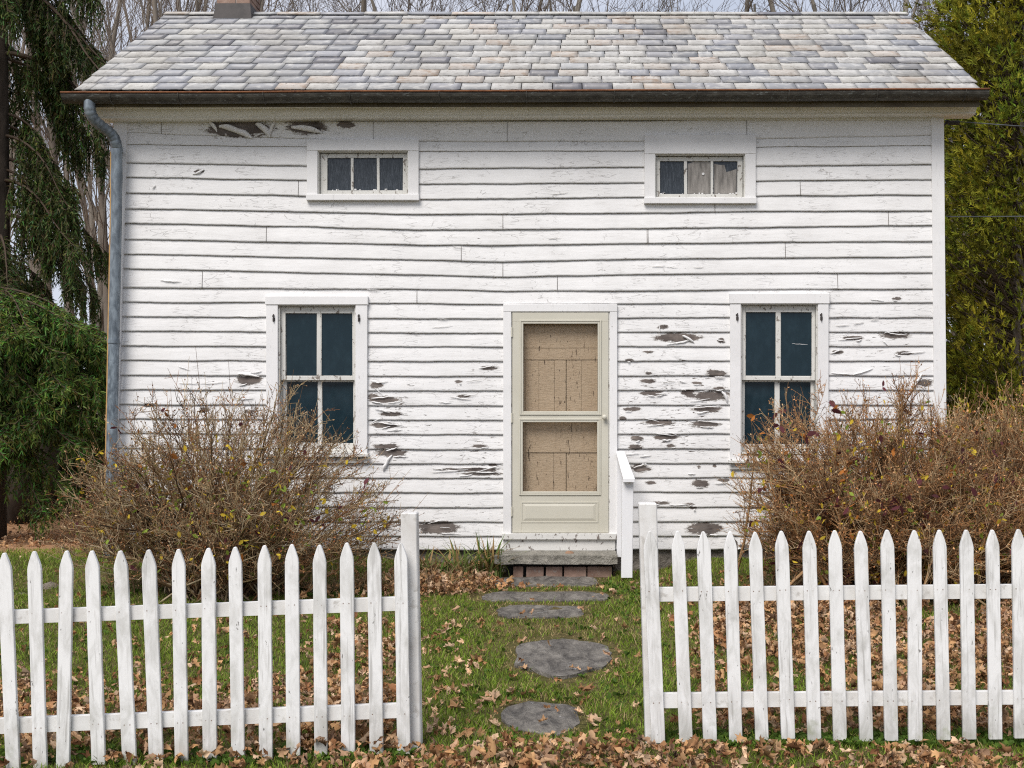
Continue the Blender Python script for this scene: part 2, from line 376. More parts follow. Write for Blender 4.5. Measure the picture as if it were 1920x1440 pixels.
# ------------------------------------------------------------------ ground
def sstep(a, b, x):
    t = np.clip((x - a) / (b - a), 0, 1); return t * t * (3 - 2 * t)
def gz(x, y):
    x = np.asarray(x, float); y = np.asarray(y, float)
    front = 1 - sstep(-5.0, -1.5, y)
    left = 1 - sstep(-3.2, 1.2, x)
    z = -front * (0.03 + 0.075 * left)
    z = z + .012 * np.sin(x * 2.1 + 1.3 * np.sin(y * 1.7)) * np.cos(y * 2.4 + .6) * sstep(0, 1.2, np.abs(x) - 0.2 + 0 * y)
    z = z + .12 * sstep(-1.3, -.15, y) * (sstep(.75, 1.3, x) + 1 - sstep(-1.7, -1.0, x)) * (1 - sstep(.3, 2.5, y))
    z = z + .02 * np.clip(y - 2, 0, 200) ** 1.0 * sstep(2, 30, y)
    return z
def gzf(x, y): return float(gz(x, y))
def build_ground():
    def axis(fine0, fine1, st, far0, far1):
        a = list(np.arange(fine0, fine1 + 1e-6, st)); s = st; x = fine1
        while x < far1: s *= 1.35; x += s; a.append(min(x, far1))
        s = st; x = fine0
        while x > far0: s *= 1.35; x -= s; a.insert(0, max(x, far0))
        return np.array(a)
    xs = axis(-7, 6, .12, -300, 300); ys = axis(-8, 2, .12, -60, 600)
    X, Y = np.meshgrid(xs, ys); Z = gz(X, Y)
    V = np.stack([X.ravel(), Y.ravel(), Z.ravel()], 1); nx = len(xs); ny = len(ys)
    i = (np.arange(ny - 1)[:, None] * nx + np.arange(nx - 1)[None]).ravel()
    o = npmesh('ground', V, [np.stack([i, i + 1, i + nx + 1, i + nx], 1)], M['ground'], smooth=True)
    tag(o, kind='structure')
build_ground()

# ------------------------------------------------------------------ house
house = empty('farmhouse', (0, 0, 0), 'two storey white clapboard farmhouse with slate roof, peeling paint and cream screen door', 'house')

# clapboard courses: y of each board's lower edge in the photo at seven stations
SX = [240, 590, 790, 945, 1205, 1420, 1746]
COURSES = [
    [228, 228, 228, 228, 228, 224, 220],
    [249, 262, 266, 266, 266, 261, 254],
    [272, 276, 285, 284, 283, 276, 273], [306, 312, 317, 316, 314, 312, 309], [333, 339, 346, 345, 343, 340, 337],
    [362, 368, 375, 373, 371, 368, 366], [392, 398, 403, 402, 400, 397, 396], [419, 426, 432, 431, 429, 427, 423],
    [449, 456, 460, 461, 457, 455, 453], [477, 484, 488, 492, 486, 484, 482], [504, 512, 516, 520, 515, 513, 512],
    [540, 542, 543, 546, 546, 543, 543], [567, 568, 569, 571, 570, 570, 568], [594, 596, 598, 598, 596, 596, 596],
    [621, 623, 625, 625, 623, 623, 623]]
for y in [650, 677, 705, 732, 760, 787, 814, 842, 869, 896, 923, 951, 978, 1005, 1030]:
    COURSES.append([y - 1, y, y + 1, y + 1, y, y, y])
def xl(py): return 238 - (py - 230) * 15 / 520
def xr(py): return 1747 + (py - 230) * 5 / 520
OPEN = [(597, 766, 284, 366), (1228, 1396, 289, 372), (522, 668, 572, 848), (1388, 1532, 570, 850), (955, 1143, 584, 1012)]
# patches of bare wood where the paint has gone: centre, half width, half height, strength (photo pixels on the wall)
PATCH = [(447, 241, 60, 17), (575, 237, 38, 15), (648, 234, 18, 7), (410, 232, 16, 8), (1272, 633, 44, 9), (1243, 613, 11, 4), (1352, 639, 7, 5),
    (467, 713, 24, 9), (720, 749, 32, 6), (918, 690, 17, 4), (706, 722, 13, 6), (735, 776, 24, 4), (722, 797, 28, 5), (726, 837, 24, 5), (735, 849, 32, 7),
    (880, 880, 66, 3), (905, 888, 45, 3), (1342, 700, 20, 7), (1306, 718, 12, 3), (1330, 742, 38, 9), (1326, 767, 28, 6), (1322, 795, 28, 6), (1236, 792, 32, 5),
    (1313, 907, 17, 7), (1194, 822, 12, 5), (1249, 819, 22, 6), (1190, 838, 14, 5), (1258, 835, 9, 4), (1200, 878, 18, 8), (1322, 991, 34, 13), (1438, 1020, 18, 9), (1395, 1024, 12, 4),
    (820, 989, 42, 12), (1678, 629, 28, 7), (1600, 634, 20, 4), (1695, 662, 18, 4), (1570, 660, 12, 4), (1733, 718, 16, 7), (1168, 784, 7, 4), (1222, 737, 22, 5), (1290, 736, 14, 5),
    (1180, 675, 9, 3), (1215, 700, 8, 3), (1215, 715, 16, 4), (1185, 767, 16, 4), (1350, 728, 14, 3), (1340, 874, 4, 3), (1310, 875, 4, 3), (1355, 900, 14, 3), (1220, 905, 10, 3),
    (375, 322, 9, 4), (1680, 560, 9, 3), (1235, 943, 20, 3), (1300, 952, 8, 3), (900, 836, 16, 3), (925, 872, 10, 3), (860, 716, 8, 3), (870, 743, 12, 3),
    (1460, 760, 10, 4), (280, 760, 12, 4), (385, 768, 10, 4), (470, 772, 14, 4), (1530, 985, 10, 8), (700, 742, 10, 4), (1292, 945, 10, 3), (1215, 660, 14, 2)]
def build_siding():
    MI = []; Vs = []; Fq = []; peel = []; dmg = []; base = 0
    step = 3.0
    pa = np.array(PATCH, float)
    for ci in range(1, len(COURSES)):
        up, lo = COURSES[ci - 1], COURSES[ci]
        ym = lo[3]; x0, x1 = xl(ym), xr(ym)
        xs = np.linspace(x0, x1, 512); nx = len(xs)
        yu = np.interp(xs, SX, up); yl = np.interp(xs, SX, lo)
        wob = np.array([mnoise.noise(Vector((x * .013, ci * 7.7, 0))) for x in xs]) * 1.2 + np.array([mnoise.noise(Vector((x * .09, ci * 3.1, 5))) for x in xs]) * .45
        if ci > 1: yu = yu + pw
        yl = yl + wob; pw = wob
        rows = 9; lip = .004 if ci == 1 else (.010 if ci == 2 else .0125)
        thick = lip + np.array([mnoise.noise(Vector((x * .01, ci * 5.3, 9))) for x in xs]) * .004
        idx = np.zeros((rows + 2, nx), int)
        for r in range(rows + 1):
            v = r / rows; py = yu + (yl - yu) * v
            X = (xs - CX) * CD / F; Z = CH + (CY - py) * CD / F
            Yy = -(.004 + thick * v + .0015 * np.sin(v * math.pi))
            Vs.append(np.stack([X, Yy, Z], 1)); idx[r] = base + np.arange(nx); base += nx
            d = 1 - np.sqrt(((xs[:, None] - pa[:, 0]) / pa[:, 2] / 1.25) ** 2 + ((py[:, None] - pa[:, 1]) / pa[:, 3] / 1.3) ** 2)
            d = np.where(pa[:, 0][None] > -1, d, 0); peel.append(np.clip(d.max(1) * 1.5, -.4, 1))
            g = .85 * np.exp(-((xs - 1260) / 120) ** 2 - ((py - 760) / 120) ** 2) + .8 * np.exp(-((xs - 740) / 70) ** 2 - ((py - 790) / 110) ** 2) + .75 * np.exp(-((xs - 890) / 60) ** 2 - ((py - 840) / 110) ** 2) + .6 * np.exp(-((xs - 1640) / 100) ** 2 - ((py - 650) / 80) ** 2) + .22 * np.exp(-((py - 990) / 50) ** 2) + .4 * np.exp(-((xs - 450) / 60) ** 2 - ((py - 730) / 60) ** 2)
            dmg.append(np.clip(g, 0, 1.1))
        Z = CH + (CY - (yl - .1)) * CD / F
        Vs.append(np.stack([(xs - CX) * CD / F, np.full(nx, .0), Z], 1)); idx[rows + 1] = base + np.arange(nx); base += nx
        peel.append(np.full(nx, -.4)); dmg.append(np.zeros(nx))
        xm = (xs[:-1] + xs[1:]) / 2
        for r in range(rows + 1):
            vv = (min(r, rows - 1) + .5) / rows
            pym = (yu + (yl - yu) * vv)[:-1] if r < rows else yl[:-1]
            keep = np.ones(nx - 1, bool)
            for (a, b, c, d2) in OPEN: keep &= ~((xm > a - 4) & (xm < b + 4) & (pym > c - 4) & (pym < d2 + (4)))
            k = np.where(keep)[0]
            MI.append(np.full(len(k), 1 if r == rows else 0)); Fq.append(np.stack([idx[r][k + 1], idx[r][k], idx[r + 1][k], idx[r + 1][k + 1]], 1)[:, ::-1])  # lip faces take dark dirty-wood colour that also paints in the shadow line
    V = np.concatenate(Vs); Q = np.concatenate(Fq)
    # butt joints between boards: thin dark slits standing 1 mm proud of the board
    J = [(500, 8), (865, 9), (943, 10), (380, 11), (1045, 11), (1215, 8), (1472, 9), (1570, 11), (782, 12), (943, 7), (1665, 7), (1213, 8), (1340, 6), (560, 5), (1500, 5), (303, 1), (951, 1), (700, 1), (1400, 1)]
    n0 = len(V); jv = []; jf = []
    for (px, ci) in J:
        a = np.interp(px, SX, COURSES[ci - 1]) + 1; b = np.interp(px, SX, COURSES[ci])
        w = .0022; lp = .004 if ci == 1 else (.012 if ci == 2 else .017)
        xa = wx(px)
        o = n0 + len(jv)
        jv += [(xa - w, -.006, wz(a)), (xa + w, -.006, wz(a)), (xa + w, -.0075 - lp, wz(b)), (xa - w, -.0075 - lp, wz(b))]
        jf.append((o + 3, o + 2, o + 1, o))
    V = np.concatenate([V, np.array(jv)]); nq = len(Q); Q = np.concatenate([Q, np.array(jf)])
    mi = np.concatenate(MI + [np.ones(len(jf), int)])
    P = np.concatenate(peel + [np.full(len(jv), -.4)]); Dm = np.concatenate(dmg + [np.zeros(len(jv))])
    # paint that has lifted and rolled up
    CURL = [(442, 250, 66, 19, .036, 1), (492, 246, 36, 42, .036, 1), (575, 246, 58, 10, .034, 1), (398, 238, 26, 50, .022, 1), (512, 240, 30, -70, .02, 1), (372, 321, 24, -22, .014, -1), (320, 526, 40, 4, .009, -1), (466, 705, 40, 6, .016, 1), (288, 349, 9, -45, .01, -1),
        (715, 716, 26, -8, .008, -1), (718, 744, 44, -6, .010, -1), (710, 735, 22, 40, .009, 1), (722, 769, 40, 10, .009, -1), (733, 794, 46, 6, .008, -1), (728, 868, 34, -60, .020, 1), (705, 790, 20, -30, .01, 1),
        (740, 806, 30, -4, .006, -1), (912, 687, 30, -10, .007, -1), (888, 714, 30, -8, .008, 1), (864, 746, 40, 8, .007, -1), (835, 754, 26, 3, .006, -1), (880, 742, 22, -5, .008, 1), (880, 876, 66, -2, .006, -1), (820, 878, 20, 4, .006, -1), (915, 885, 44, -2, .006, -1),
        (1290, 637, 26, 30, .016, 1), (1236, 616, 14, 80, .008, 1), (1350, 637, 12, 10, .009, -1), (1358, 745, 24, 62, .018, 1), (1240, 737, 22, -6, .008, -1), (1255, 716, 24, -8, .009, 1), (1326, 762, 50, -4, .007, -1), (1330, 790, 44, 6, .006, -1), (1280, 715, 14, 20, .006, -1),
        (1245, 814, 40, 6, .006, -1), (1185, 850, 26, -4, .006, -1), (1210, 854, 22, -6, .008, -1), (1297, 888, 14, 4, .008, -1), (1352, 905, 22, -4, .007, -1), (1200, 872, 26, -20, .009, -1), (1275, 946, 40, -3, .007, -1),
        (1660, 645, 12, 40, .01, 1), (1594, 634, 46, -6, .007, -1), (1680, 625, 40, 8, .008, -1), (1712, 660, 46, -5, .008, -1), (1568, 658, 24, -20, .008, -1), (1578, 700, 40, 5, .008, -1), (1618, 696, 40, -18, .010, -1), (1722, 716, 34, -60, .018, 1), (1580, 609, 26, -3, .006, -1), (1645, 562, 26, 6, .006, -1), (1610, 605, 18, -8, .006, -1), (1640, 598, 16, -3, .006, -1),
        (465, 593, 46, 4, .005, -1), (355, 718, 40, 2, .005, -1), (460, 747, 34, -4, .007, -1), (400, 717, 50, -4, .005, -1), (345, 690, 24, 20, .005, -1), (480, 697, 22, -8, .008, -1), (835, 990, 20, 4, .006, 1), (1340, 1003, 18, 3, .006, 1), (845, 1000, 40, 2, .005, -1),
        (1050, 362, 30, -6, .004, -1), (860, 462, 22, 6, .004, -1), (1235, 498, 26, -3, .005, -1), (1260, 500, 22, 6, .004, -1), (1040, 446, 24, -4, .004, -1), (700, 543, 24, 3, .004, -1), (830, 612, 40, -6, .004, -1), (830, 598, 20, 3, .003, -1), (1500, 645, 30, 3, .003, -1), (1570, 540, 24, 2, .004, -1), (1310, 500, 20, -2, .004, -1)]
    rc = random.Random(9)
    for (cx_, cy_, hw_, hh_) in PATCH:
        if hw_ >= 8 and cy_ > 300:
            for _ in range(2 if hw_ > 18 else 1):
                up_ = rc.choice((-1, 1)); CURL.append((cx_ + rc.uniform(-.7, .7) * hw_, cy_ + up_ * hh_ * .85, hw_ * rc.uniform(.5, 1.1), rc.uniform(-16, 16), .0055 + .006 * rc.random(), -up_))
    cv = []; cf = []; o0 = len(V)
    for (px, py, L, ang, rr, sgn) in CURL:
        cpt = at(px, py, CD - .020); a = R(-ang); ux = Vector((math.cos(a), 0, math.sin(a))); uz = Vector((-math.sin(a), 0, math.cos(a)))
        nl = 8; na = 7; Lw = L * CD / F; s0 = o0 + len(cv); sd = rnd.random() * 50
        span = 1.35 * math.pi if rr > .012 else .85 * math.pi
        for i in range(nl + 1):
            t = i / nl; taper = (math.sin(math.pi * min(1, max(0, .08 + .9 * t))) ** .6) * (1 + .35 * mnoise.noise(Vector((t * 4, sd, 0))))
            for j in range(na + 1):
                th = span * j / na; rad = rr * taper * (1 - .3 * j / na)
                y = -rad * math.sin(th * .75) * 1.25; z = sgn * (rad * (1 - math.cos(th * .75)) * 1.1) + .006 * mnoise.noise(Vector((t * 5, sd + 9, 0)))
                p = cpt + ux * ((t - .5) * Lw) + uz * z + Vector((0, y, 0)); cv.append(tuple(p))
        for i in range(nl):
            for j in range(na):
                q = s0 + i * (na + 1) + j; cf.append((q, q + 1, q + na + 2, q + na + 1))
    V = np.concatenate([V, np.array(cv)]); Q = np.concatenate([Q, np.array(cf)]); mi = np.concatenate([mi, np.full(len(cf), 2)])
    P = np.concatenate([P, np.full(len(cv), -.4)]); Dm = np.concatenate([Dm, np.zeros(len(cv))])
    npmesh('front_wall', V, [Q], [M['siding'], M['oldwood_lip_shade'], M['trim']], house, mi, {'peel': P, 'damage': Dm}, smooth=False)
build_siding()
XL, XR = wx(213), wx(1771); HB = wz(1030); EZ = wz(212)
HD = 4.3     # house depth
m = MB()     # side, back walls with gables and floor of the roof space
YR = 2.1; ZR = 5.70; ZE = 4.28
def gable(x0, x1):
    a = [Vector((x0, .012, HB)), Vector((x0, HD, HB)), Vector((x0, HD, ZE)), Vector((x0, YR, ZR - .10)), Vector((x0, .012, ZE))]
    b = [Vector((x1, p.y, p.z)) for p in a]
    m.add(a + b, [(0, 1, 2, 3, 4), (9, 8, 7, 6, 5)] + [(i, i + 5, (i + 1) % 5 + 5, (i + 1) % 5) for i in range(5)])
gable(XL + .015, XL + .09); gable(XR - .09, XR - .015)
m.box(XL + .1, XR - .1, HD - .08, HD, HB, ZE)
m.build('side_wall', M['trim'], house)
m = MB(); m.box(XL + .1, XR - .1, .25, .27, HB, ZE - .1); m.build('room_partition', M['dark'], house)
m = MB(); m.box(XL + .05, XR - .05, .03, HD, -.3, HB - .002); m.build('foundation', M['found'], house)
# corner boards (leaning a little, as in the photo)
for s in (0, 1):
    m = MB()
    if s: f = [(xr(1032) - .5, 1032), (1777, 1032), (1770, 214), (xr(214) - .5, 214)]
    else: f = [(196, 1032), (xl(1032) + .5, 1032), (xl(214) + .5, 214), (213, 214)]
    a = [at(x, y, CD - .026) for x, y in f]; b = [Vector((p.x, .05, p.z)) for p in a]
    m.hexa(a, b); m.build('corner_board', M['trimv'], house, bevel=.003)

# cornice, fascia, gutter
def long_profile(mb, prof, px0, px1, zl, zr, n=24, m=0, cap=True):
    """prof: list of (y, dz); runs along x from px0 to px1 (metres), z shifts from zl to zr"""
    base = len(mb.v); k = len(prof)
    for i in range(n + 1):
        t = i / n; x = px0 + (px1 - px0) * t
        z = zl + (zr - zl) * t + .006 * mnoise.noise(Vector((x * .8, 3, 0)))
        for (y, dz) in prof: mb.v.append((x, y, z + dz))
    for i in range(n):
        for j in range(k - 1):
            q = base + i * k + j; mb.f.append((q, q + 1, q + k + 1, q + k)); mb.m.append(m)
    if cap:
        mb.f.append(tuple(base + j for j in range(k))); mb.m.append(m)
        mb.f.append(tuple(base + n * k + j for j in reversed(range(k)))); mb.m.append(m)
m = MB()     # crown moulding under the fascia
cx0, cx1 = wx(150, 10.76), wx(1836, 10.76)
zc = wz(219, 10.78)
long_profile(m, [(0.03, -.004), (-.13, -.004), (-.145, .004), (-.150, .018), (-.165, .032), (-.182, .052), (-.196, .072), (-.212, .082), (-.215, .102), (.03, .102), (.03, -.004)], cx0 + .05, cx1, zc, zc + .045)
m.build('crown_moulding', M['cornice'], house, smooth=False)
m = MB(); long_profile(m, [(.03, .102), (-.205, .102), (-.235, .175), (-.24, .20), (.03, .20), (.03, .102)], cx0, cx1, zc, zc + .045); m.build('fascia', M['fascia'], house)
m = MB(); m.box(wx(235), wx(1747), -.0235, .01, wz(226), wz(212)); m.build('bed_moulding', M['cornice'], house, bevel=.004)
gut = MB(); gx0, gx1 = wx(113, 10.55), wx(1856, 10.55); gzt = wz(174, 10.55); gdz = wz(167, 10.55) - gzt
GY = -.375; GR = .072
prof = [(GY - GR * math.cos(a), -GR * 1.10 * math.sin(a)) for a in [math.pi * i / 12 for i in range(13)]]
prof2 = [(GY - (GR - .004) * math.cos(a), .001 - (GR - .004) * 1.10 * math.sin(a)) for a in [math.pi * i / 12 for i in range(12, -1, -1)]]
long_profile(gut, prof + prof2 + [prof[0]], gx0, gx1, gzt, gzt + gdz, n=60)
for x, rev in ((gx0, 0), (gx1, 1)):
    z = gzt + (gdz if rev else 0)
    for xx in (x, x + (.003 if not rev else -.003)):
        gut.add([(xx, y, z + d) for y, d in prof], [tuple(range(13))])
go = gut.build('gutter', M['gutter'], house)
m = MB(); pts = [Vector((gx0 + (gx1 - gx0) * i / 40, GY - GR - .002, gzt + gdz * i / 40 + .003 + .004 * mnoise.noise(Vector(((gx0 + (gx1 - gx0) * i / 40) * .8, 3, 0))))) for i in range(41)]
m.tube(pts, .0085, 8); m.build('rusty_lip', M['rust'], go, smooth=True)
for px in (205, 333, 493, 655, 823, 987, 1152, 1307, 1480, 1646, 1812):
    x = wx(px, 10.55); z = gzt + gdz * (x - gx0) / (gx1 - gx0); m = MB()
    m.tube([(x, GY - (GR + .004) * math.cos(a), z - (GR + .004) * 1.10 * math.sin(a)) for a in [math.pi * i / 10 for i in range(11)]], .0055, 6)
    m.tube([(x, GY + GR + .004, z), (x + .004, -.23, z + .01)], .0055, 6)
    m.build('gutter_strap', M['gutter'], go)
# downspout
m = MB()
dp = [(168, 184, 10.62), (168, 200, 10.62), (171, 214, 10.64), (179, 227, 10.68), (192, 238, 10.74), (205, 248, 10.79), (214, 259, 10.82), (218, 273, 10.84), (219, 290, 10.86), (218, 420, 10.87), (214, 620, 10.87), (210, 820, 10.87), (206, 1000, 10.87), (204, 1046, 10.86)]
# smooth the elbow
P = [at(*d) for d in dp]; Q = []
for i in range(len(P) - 1):
    p0, p1, p2, p3 = P[max(i - 1, 0)], P[i], P[i + 1], P[min(i + 2, len(P) - 1)]; n = 5 if i < 9 else 3
    for k in range(n):
        t = k / n; Q.append(.5 * ((2 * p1) + (-p0 + p2) * t + (2 * p0 - 5 * p1 + 4 * p2 - p3) * t * t + (-p0 + 3 * p1 - 3 * p2 + p3) * t ** 3))
Q.append(P[-1])
rr = [(.048 + (.004 if (i % 3 == 0 and 5 < i < 44) else 0)) for i in range(len(Q))]
m.tube(Q, rr, 20); dso = m.build('downspout', M['galv'], house, smooth=True)
m = MB(); m.tube([at(209.2, 283, 10.865), at(208, 420, 10.865), at(204, 620, 10.865), at(200, 820, 10.865), at(196, 1000, 10.865)], .013, 6); m.build('rusty_seam', M['tanrust'], dso)
for py, px in ((283, 219), (640, 213.5)):
    m = MB(); c = at(px, py, 10.865); m.tube([c + Vector((0, 0, -.016)), c + Vector((0, 0, .016))], .053, 20); m.box(c.x - .01, c.x + .01, c.y + .04, 0, c.z - .012, c.z + .012); m.build('pipe_strap', M['galv'], dso)

# ------------------------------------------------------------------ roof
def build_roof():
    ey, ez = -.33, wz(172, 10.67); ry, rz = YR, 5.765
    sl = Vector((0, ry - ey, rz - ez)); L = sl.length; up = sl.normalized(); nrm = Vector((0, -up.z, up.y))
    x0, x1 = wx(141, 10.67), wx(1845, 10.67)
    root_v = [Vector((x0 + .03, ey + .03, ez - .03)), Vector((x1 - .03, ey + .03, ez - .03)), Vector((x1 - .03, ry, rz - .035)), Vector((x0 + .03, ry, rz - .035))]
    m = MB()
    bk = [Vector((x0 + .03, ry + 2.45, ez - .03)), Vector((x1 - .03, ry + 2.45, ez - .03))]
    th = Vector((0, 0, -.10))
    for q in ((root_v[0], root_v[1], root_v[2], root_v[3]), (root_v[3], root_v[2], bk[1], bk[0])):
        m.hexa([p + th for p in q][::-1], [p for p in q][::-1])
    roof = m.build('roof', M['fascia'], house)
    pal = [((.25, .26, .285), .10, 5), ((.29, .295, .32), .25, 7), ((.355, .36, .365), .4, 9), ((.42, .415, .405), .7, 9), ((.42, .41, .375), .9, 6), ((.38, .28, .21), .8, 2.8), ((.30, .235, .18), .95, 2.4), ((.16, .16, .18), .0, .7), ((.47, .39, .325), .6, 2.0)]
    wts = np.array([p[2] for p in pal]); wts = wts / wts.sum()
    V = []; Fc = []; C = []; Wr = []
    rows = 13; ex = L / rows
    def slab(xa, xb, s0, s1, lift0, lift1, col, w, irr):
        """slate from slope position s0 (low) to s1, with chipped lower edge"""
        n = 7; o = len(V); t = .008 + .005 * rnd.random()
        rot = (rnd.random() - .5) * .010
        ed = [(rnd.random() - .5) * irr for _ in range(n + 1)]
        if rnd.random() < .35: ed[0] += rnd.random() * .02
        if rnd.random() < .35: ed[n] += rnd.random() * .02
        for (ss, lf, isl) in ((s0, lift0, 1), (s1, lift1, 0)):
            for i in range(n + 1):
                x = xa + (xb - xa) * i / n; sv = ss + rot * (i / n - .5) * 2 + (ed[i] if isl else 0)
                p = Vector((x, ey, ez)) + up * sv + nrm * (lf + (t if True else 0)); V.append(tuple(p)); q = p - nrm * t + up * (.009 if isl else 0); V.append(tuple(q))
        k = 2 * (n + 1)
        for i in range(n):
            a = o + 2 * i
            Fc.append((a, a + 2, a + k + 2, a + k))          # top
            Fc.append((a + 1, a + 3, a + 2, a))              # lower edge
        Fc.append((o, o + k, o + k + 1, o + 1)); e = o + 2 * n; Fc.append((e + 1, e + k + 1, e + k, e))
        C.extend([col] * (2 * k)); Wr.extend([w] * (2 * k))
    for r in range(rows):
        s0 = r * ex; wdt = .272 + .02 * math.sin(r * 3.3)
        x = x0 - (wdt * .5 if r % 2 else 0) - rnd.random() * .03
        while x < x1:
            w = wdt * (1 + (rnd.random() - .5) * .06)
            if rnd.random() < .03: w *= .55
            a, b = max(x, x0), min(x + w - .008, x1)
            if b - a > .05:
                fx = (a - x0) / (x1 - x0)
                k = rng.choice(len(pal), p=wts)
                if fx < .30 and r > 6 and rnd.random() < .75: k = rnd.choice([0, 1, 1, 2, 2, 7])    # cleaner slates near the chimney
                if fx < .30 and k in (5, 6, 8) and rnd.random() < .6: k = 2
                if r == 0 and .52 < (a - x0) / (x1 - x0) < .585: k = 7
                c = np.array(pal[k][0]) * (.90 + .22 * rnd.random()); wr = min(1, max(0, pal[k][1] + (rnd.random() - .5) * .3))
                slab(a, b, s0 - .01, s0 + ex * 1.55, .012 + rnd.random() * .004, .001, tuple(c), wr, .006 + .014 * wr)
            x += w
    x = x0 - .2     # ridge slates
    while x < x1:
        a, b = max(x, x0), min(x + .47, x1); k = rng.choice(len(pal), p=wts); c = np.array(pal[k][0]) * (.95 + .2 * rnd.random())
        slab(a, b, L - .09, L + .012, .030, .030, tuple(c), pal[k][1] * .8, .006); x += .475
    V2 = np.array(V); Fc = np.array(Fc)
    npmesh('slate', V2, [Fc], M['slate'], roof, attrs={'Col': np.array(C), 'wear': np.array(Wr)})
    # back slope in plain courses
    m = MB(); m.add([Vector((x0, ry, rz + .012)), Vector((x1, ry, rz + .012)), Vector((x1, ry + 2.5, ez)), Vector((x0, ry + 2.5, ez))], [(0, 1, 2, 3)]); m.build('back_slope', M['lead'], roof)
    # chimney
    ch = MB(); c = at(434, 33, 12.95); zb = c.z - .15; yc = YR - .05
    xa, xb = at(401, 33, 12.9).x, at(470, 33, 12.9).x
    # tapering lead apron
    fr = [Vector((xa - .03, yc - .16, zb)), Vector((xb + .02, yc - .16, zb)), Vector((xb - .01, yc - .12, wz(4, 12.9))), Vector((xa + .01, yc - .12, wz(4, 12.9)))]
    bk = [Vector((xa - .03, yc + .40, zb)), Vector((xb + .13, yc + .40, zb)), Vector((xb - .01, yc + .34, wz(4, 12.9))), Vector((xa + .01, yc + .34, wz(4, 12.9)))]
    ch.hexa(fr, bk); zt = wz(4, 12.9)
    ap = ch
    cm = MB(); cm.box(xa + .03, xb - .03, yc - .10, yc + .32, zb, zt + 1.0); chm = cm.build('chimney', M['mortar'], roof)
    ap.build('flashing', M['lead'], chm, bevel=.004)
    bm_ = MB(); z = zt - .01; r = 0
    while z < zt + .95:
        xx = xa + .02 - (.1 if r % 2 else 0)
        while xx < xb - .02:
            p, q = max(xx, xa + .02), min(xx + .2, xb - .02)
            if q - p > .03: bm_.box(p, q, yc - .11, yc + .33, z, z + .058)
            xx += .21
        z += .068; r += 1
    bm_.build('brickwork', M['brick'], chm, bevel=.004)
build_roof()

# ------------------------------------------------------------------ windows
def rect(mb, x0, x1, y0, y1, ya, yb, m=0, jit=.0):
    """box from photo pixels on the wall plane; ya front, yb back (metres)"""
    mb.box(wx(x0), wx(x1), ya, yb, wz(y1), wz(y0), m)
def frame(mb, x0, x1, y0, y1, t, ya, yb, tb=None, tt=None):
    """four butted boards round a rectangle"""
    tb = tb or t; tt = tt or t
    rect(mb, x0, x0 + t, y0, y1, ya, yb); rect(mb, x1 - t, x1, y0, y1, ya, yb)
    rect(mb, x0 + t, x1 - t, y0, y0 + tt, ya, yb); rect(mb, x0 + t, x1 - t, y1 - tb, y1, ya, yb)
def wobbly(o, amt=.0015):
    for v in o.data.vertices:
        v.co.z += amt * mnoise.noise(v.co * 9); v.co.x += amt * mnoise.noise(v.co * 7 + Vector((5, 0, 0)))
def tall_window(x0, x1, hy, oy0, oy1, px, split, sill_y, side, label):
    w = MB()                                  # jamb lining
    frame(w, x0 - 1, x1 + 1, oy0 - 1, oy1 + 1, 3.5, -.020, .11)
    win = w.build('window', M['sash'], house); win['label'] = label
    for q0, q1 in ((x0 - side, x0), (x1, x1 + side)): c = MB(); rect(c, q0, q1, oy0, sill_y - 4, -.042, .01); c.build('casing', M['trimv'], win, bevel=.003)
    c = MB(); rect(c, x0 - side - 1.5, x1 + side + 1.5, hy, oy0, -.050, .01)
    c.build('head_casing', M['trimv'], win, bevel=.003)
    c = MB(); c.box(wx(x0 - side - 3), wx(x1 + side + 3), -.085, .01, wz(sill_y), wz(sill_y - 6)); rect(c, x0 - side, x1 + side, sill_y + .5, sill_y + 12, -.040, .0)
    c.build('sill', M['worn'], win, bevel=.004)
    (a0, a1), (b0, b1) = px
    for k, (s0, s1, yf) in enumerate(((oy0 + 3, split, .018), (split - 8, oy1 - 2, .062))):
        s = MB(); tl = a0 - (x0 + 3)
        py0 = (oy0 + 15) if k == 0 else split + 3; py1 = split - 7.5 if k == 0 else oy1 - 16
        rect(s, x0 + 3, a0, s0, s1, yf, yf + .036); rect(s, b1, x1 - 3, s0, s1, yf, yf + .036)
        rect(s, a0, b1, s0, py0, yf + .001, yf + .036); rect(s, a0, b1, py1, s1, yf + .001, yf + .036)
        rect(s, a1, b0, py0, py1, yf + .004, yf + .034)
        so = s.build('sash', M['sash'], win, bevel=.002); wobbly(so, .003)
        for (g0, g1) in ((a0, a1), (b0, b1)):
            g = MB(); rect(g, g0 - 1, g1 + 1, py0 - 1, py1 + 1, yf + .018, yf + .022); g.build('pane', M['glass'], win)
            d = MB(); d.box(wx(g0 - .5), wx(g0 + .8), yf + .008, yf + .018, wz(py1), wz(py0)); d.box(wx(g0 + .8), wx(g1), yf + .008, yf + .018, wz(py1), wz(py1 - 1.1)); wobbly(d.build('putty', M['sash'], so), .006)
    for s in (-1, 1):      # old shutter hinges
        xc = wx((x0 - side * .35) if s < 0 else (x1 + side * .3)); d = MB(); zc_ = wz(oy0 + 24)
        d.tube([(xc, -.052, zc_ - .04), (xc + .001, -.053, zc_ + .03)], .006, 7); d.box(xc - .010, xc + .012, -.047, -.042, zc_ - .032, zc_ - .002); d.box(xc - .012, xc + .004, -.047, -.042, zc_ + .006, zc_ + .022)
        d.build('shutter_hinge', M['lead'], win)
tall_window(523, 668, 556, 572, 848, ((534, 593), (601, 660)), 713, 856, 22, 'left lower window with dark panes behind the bare shrub')
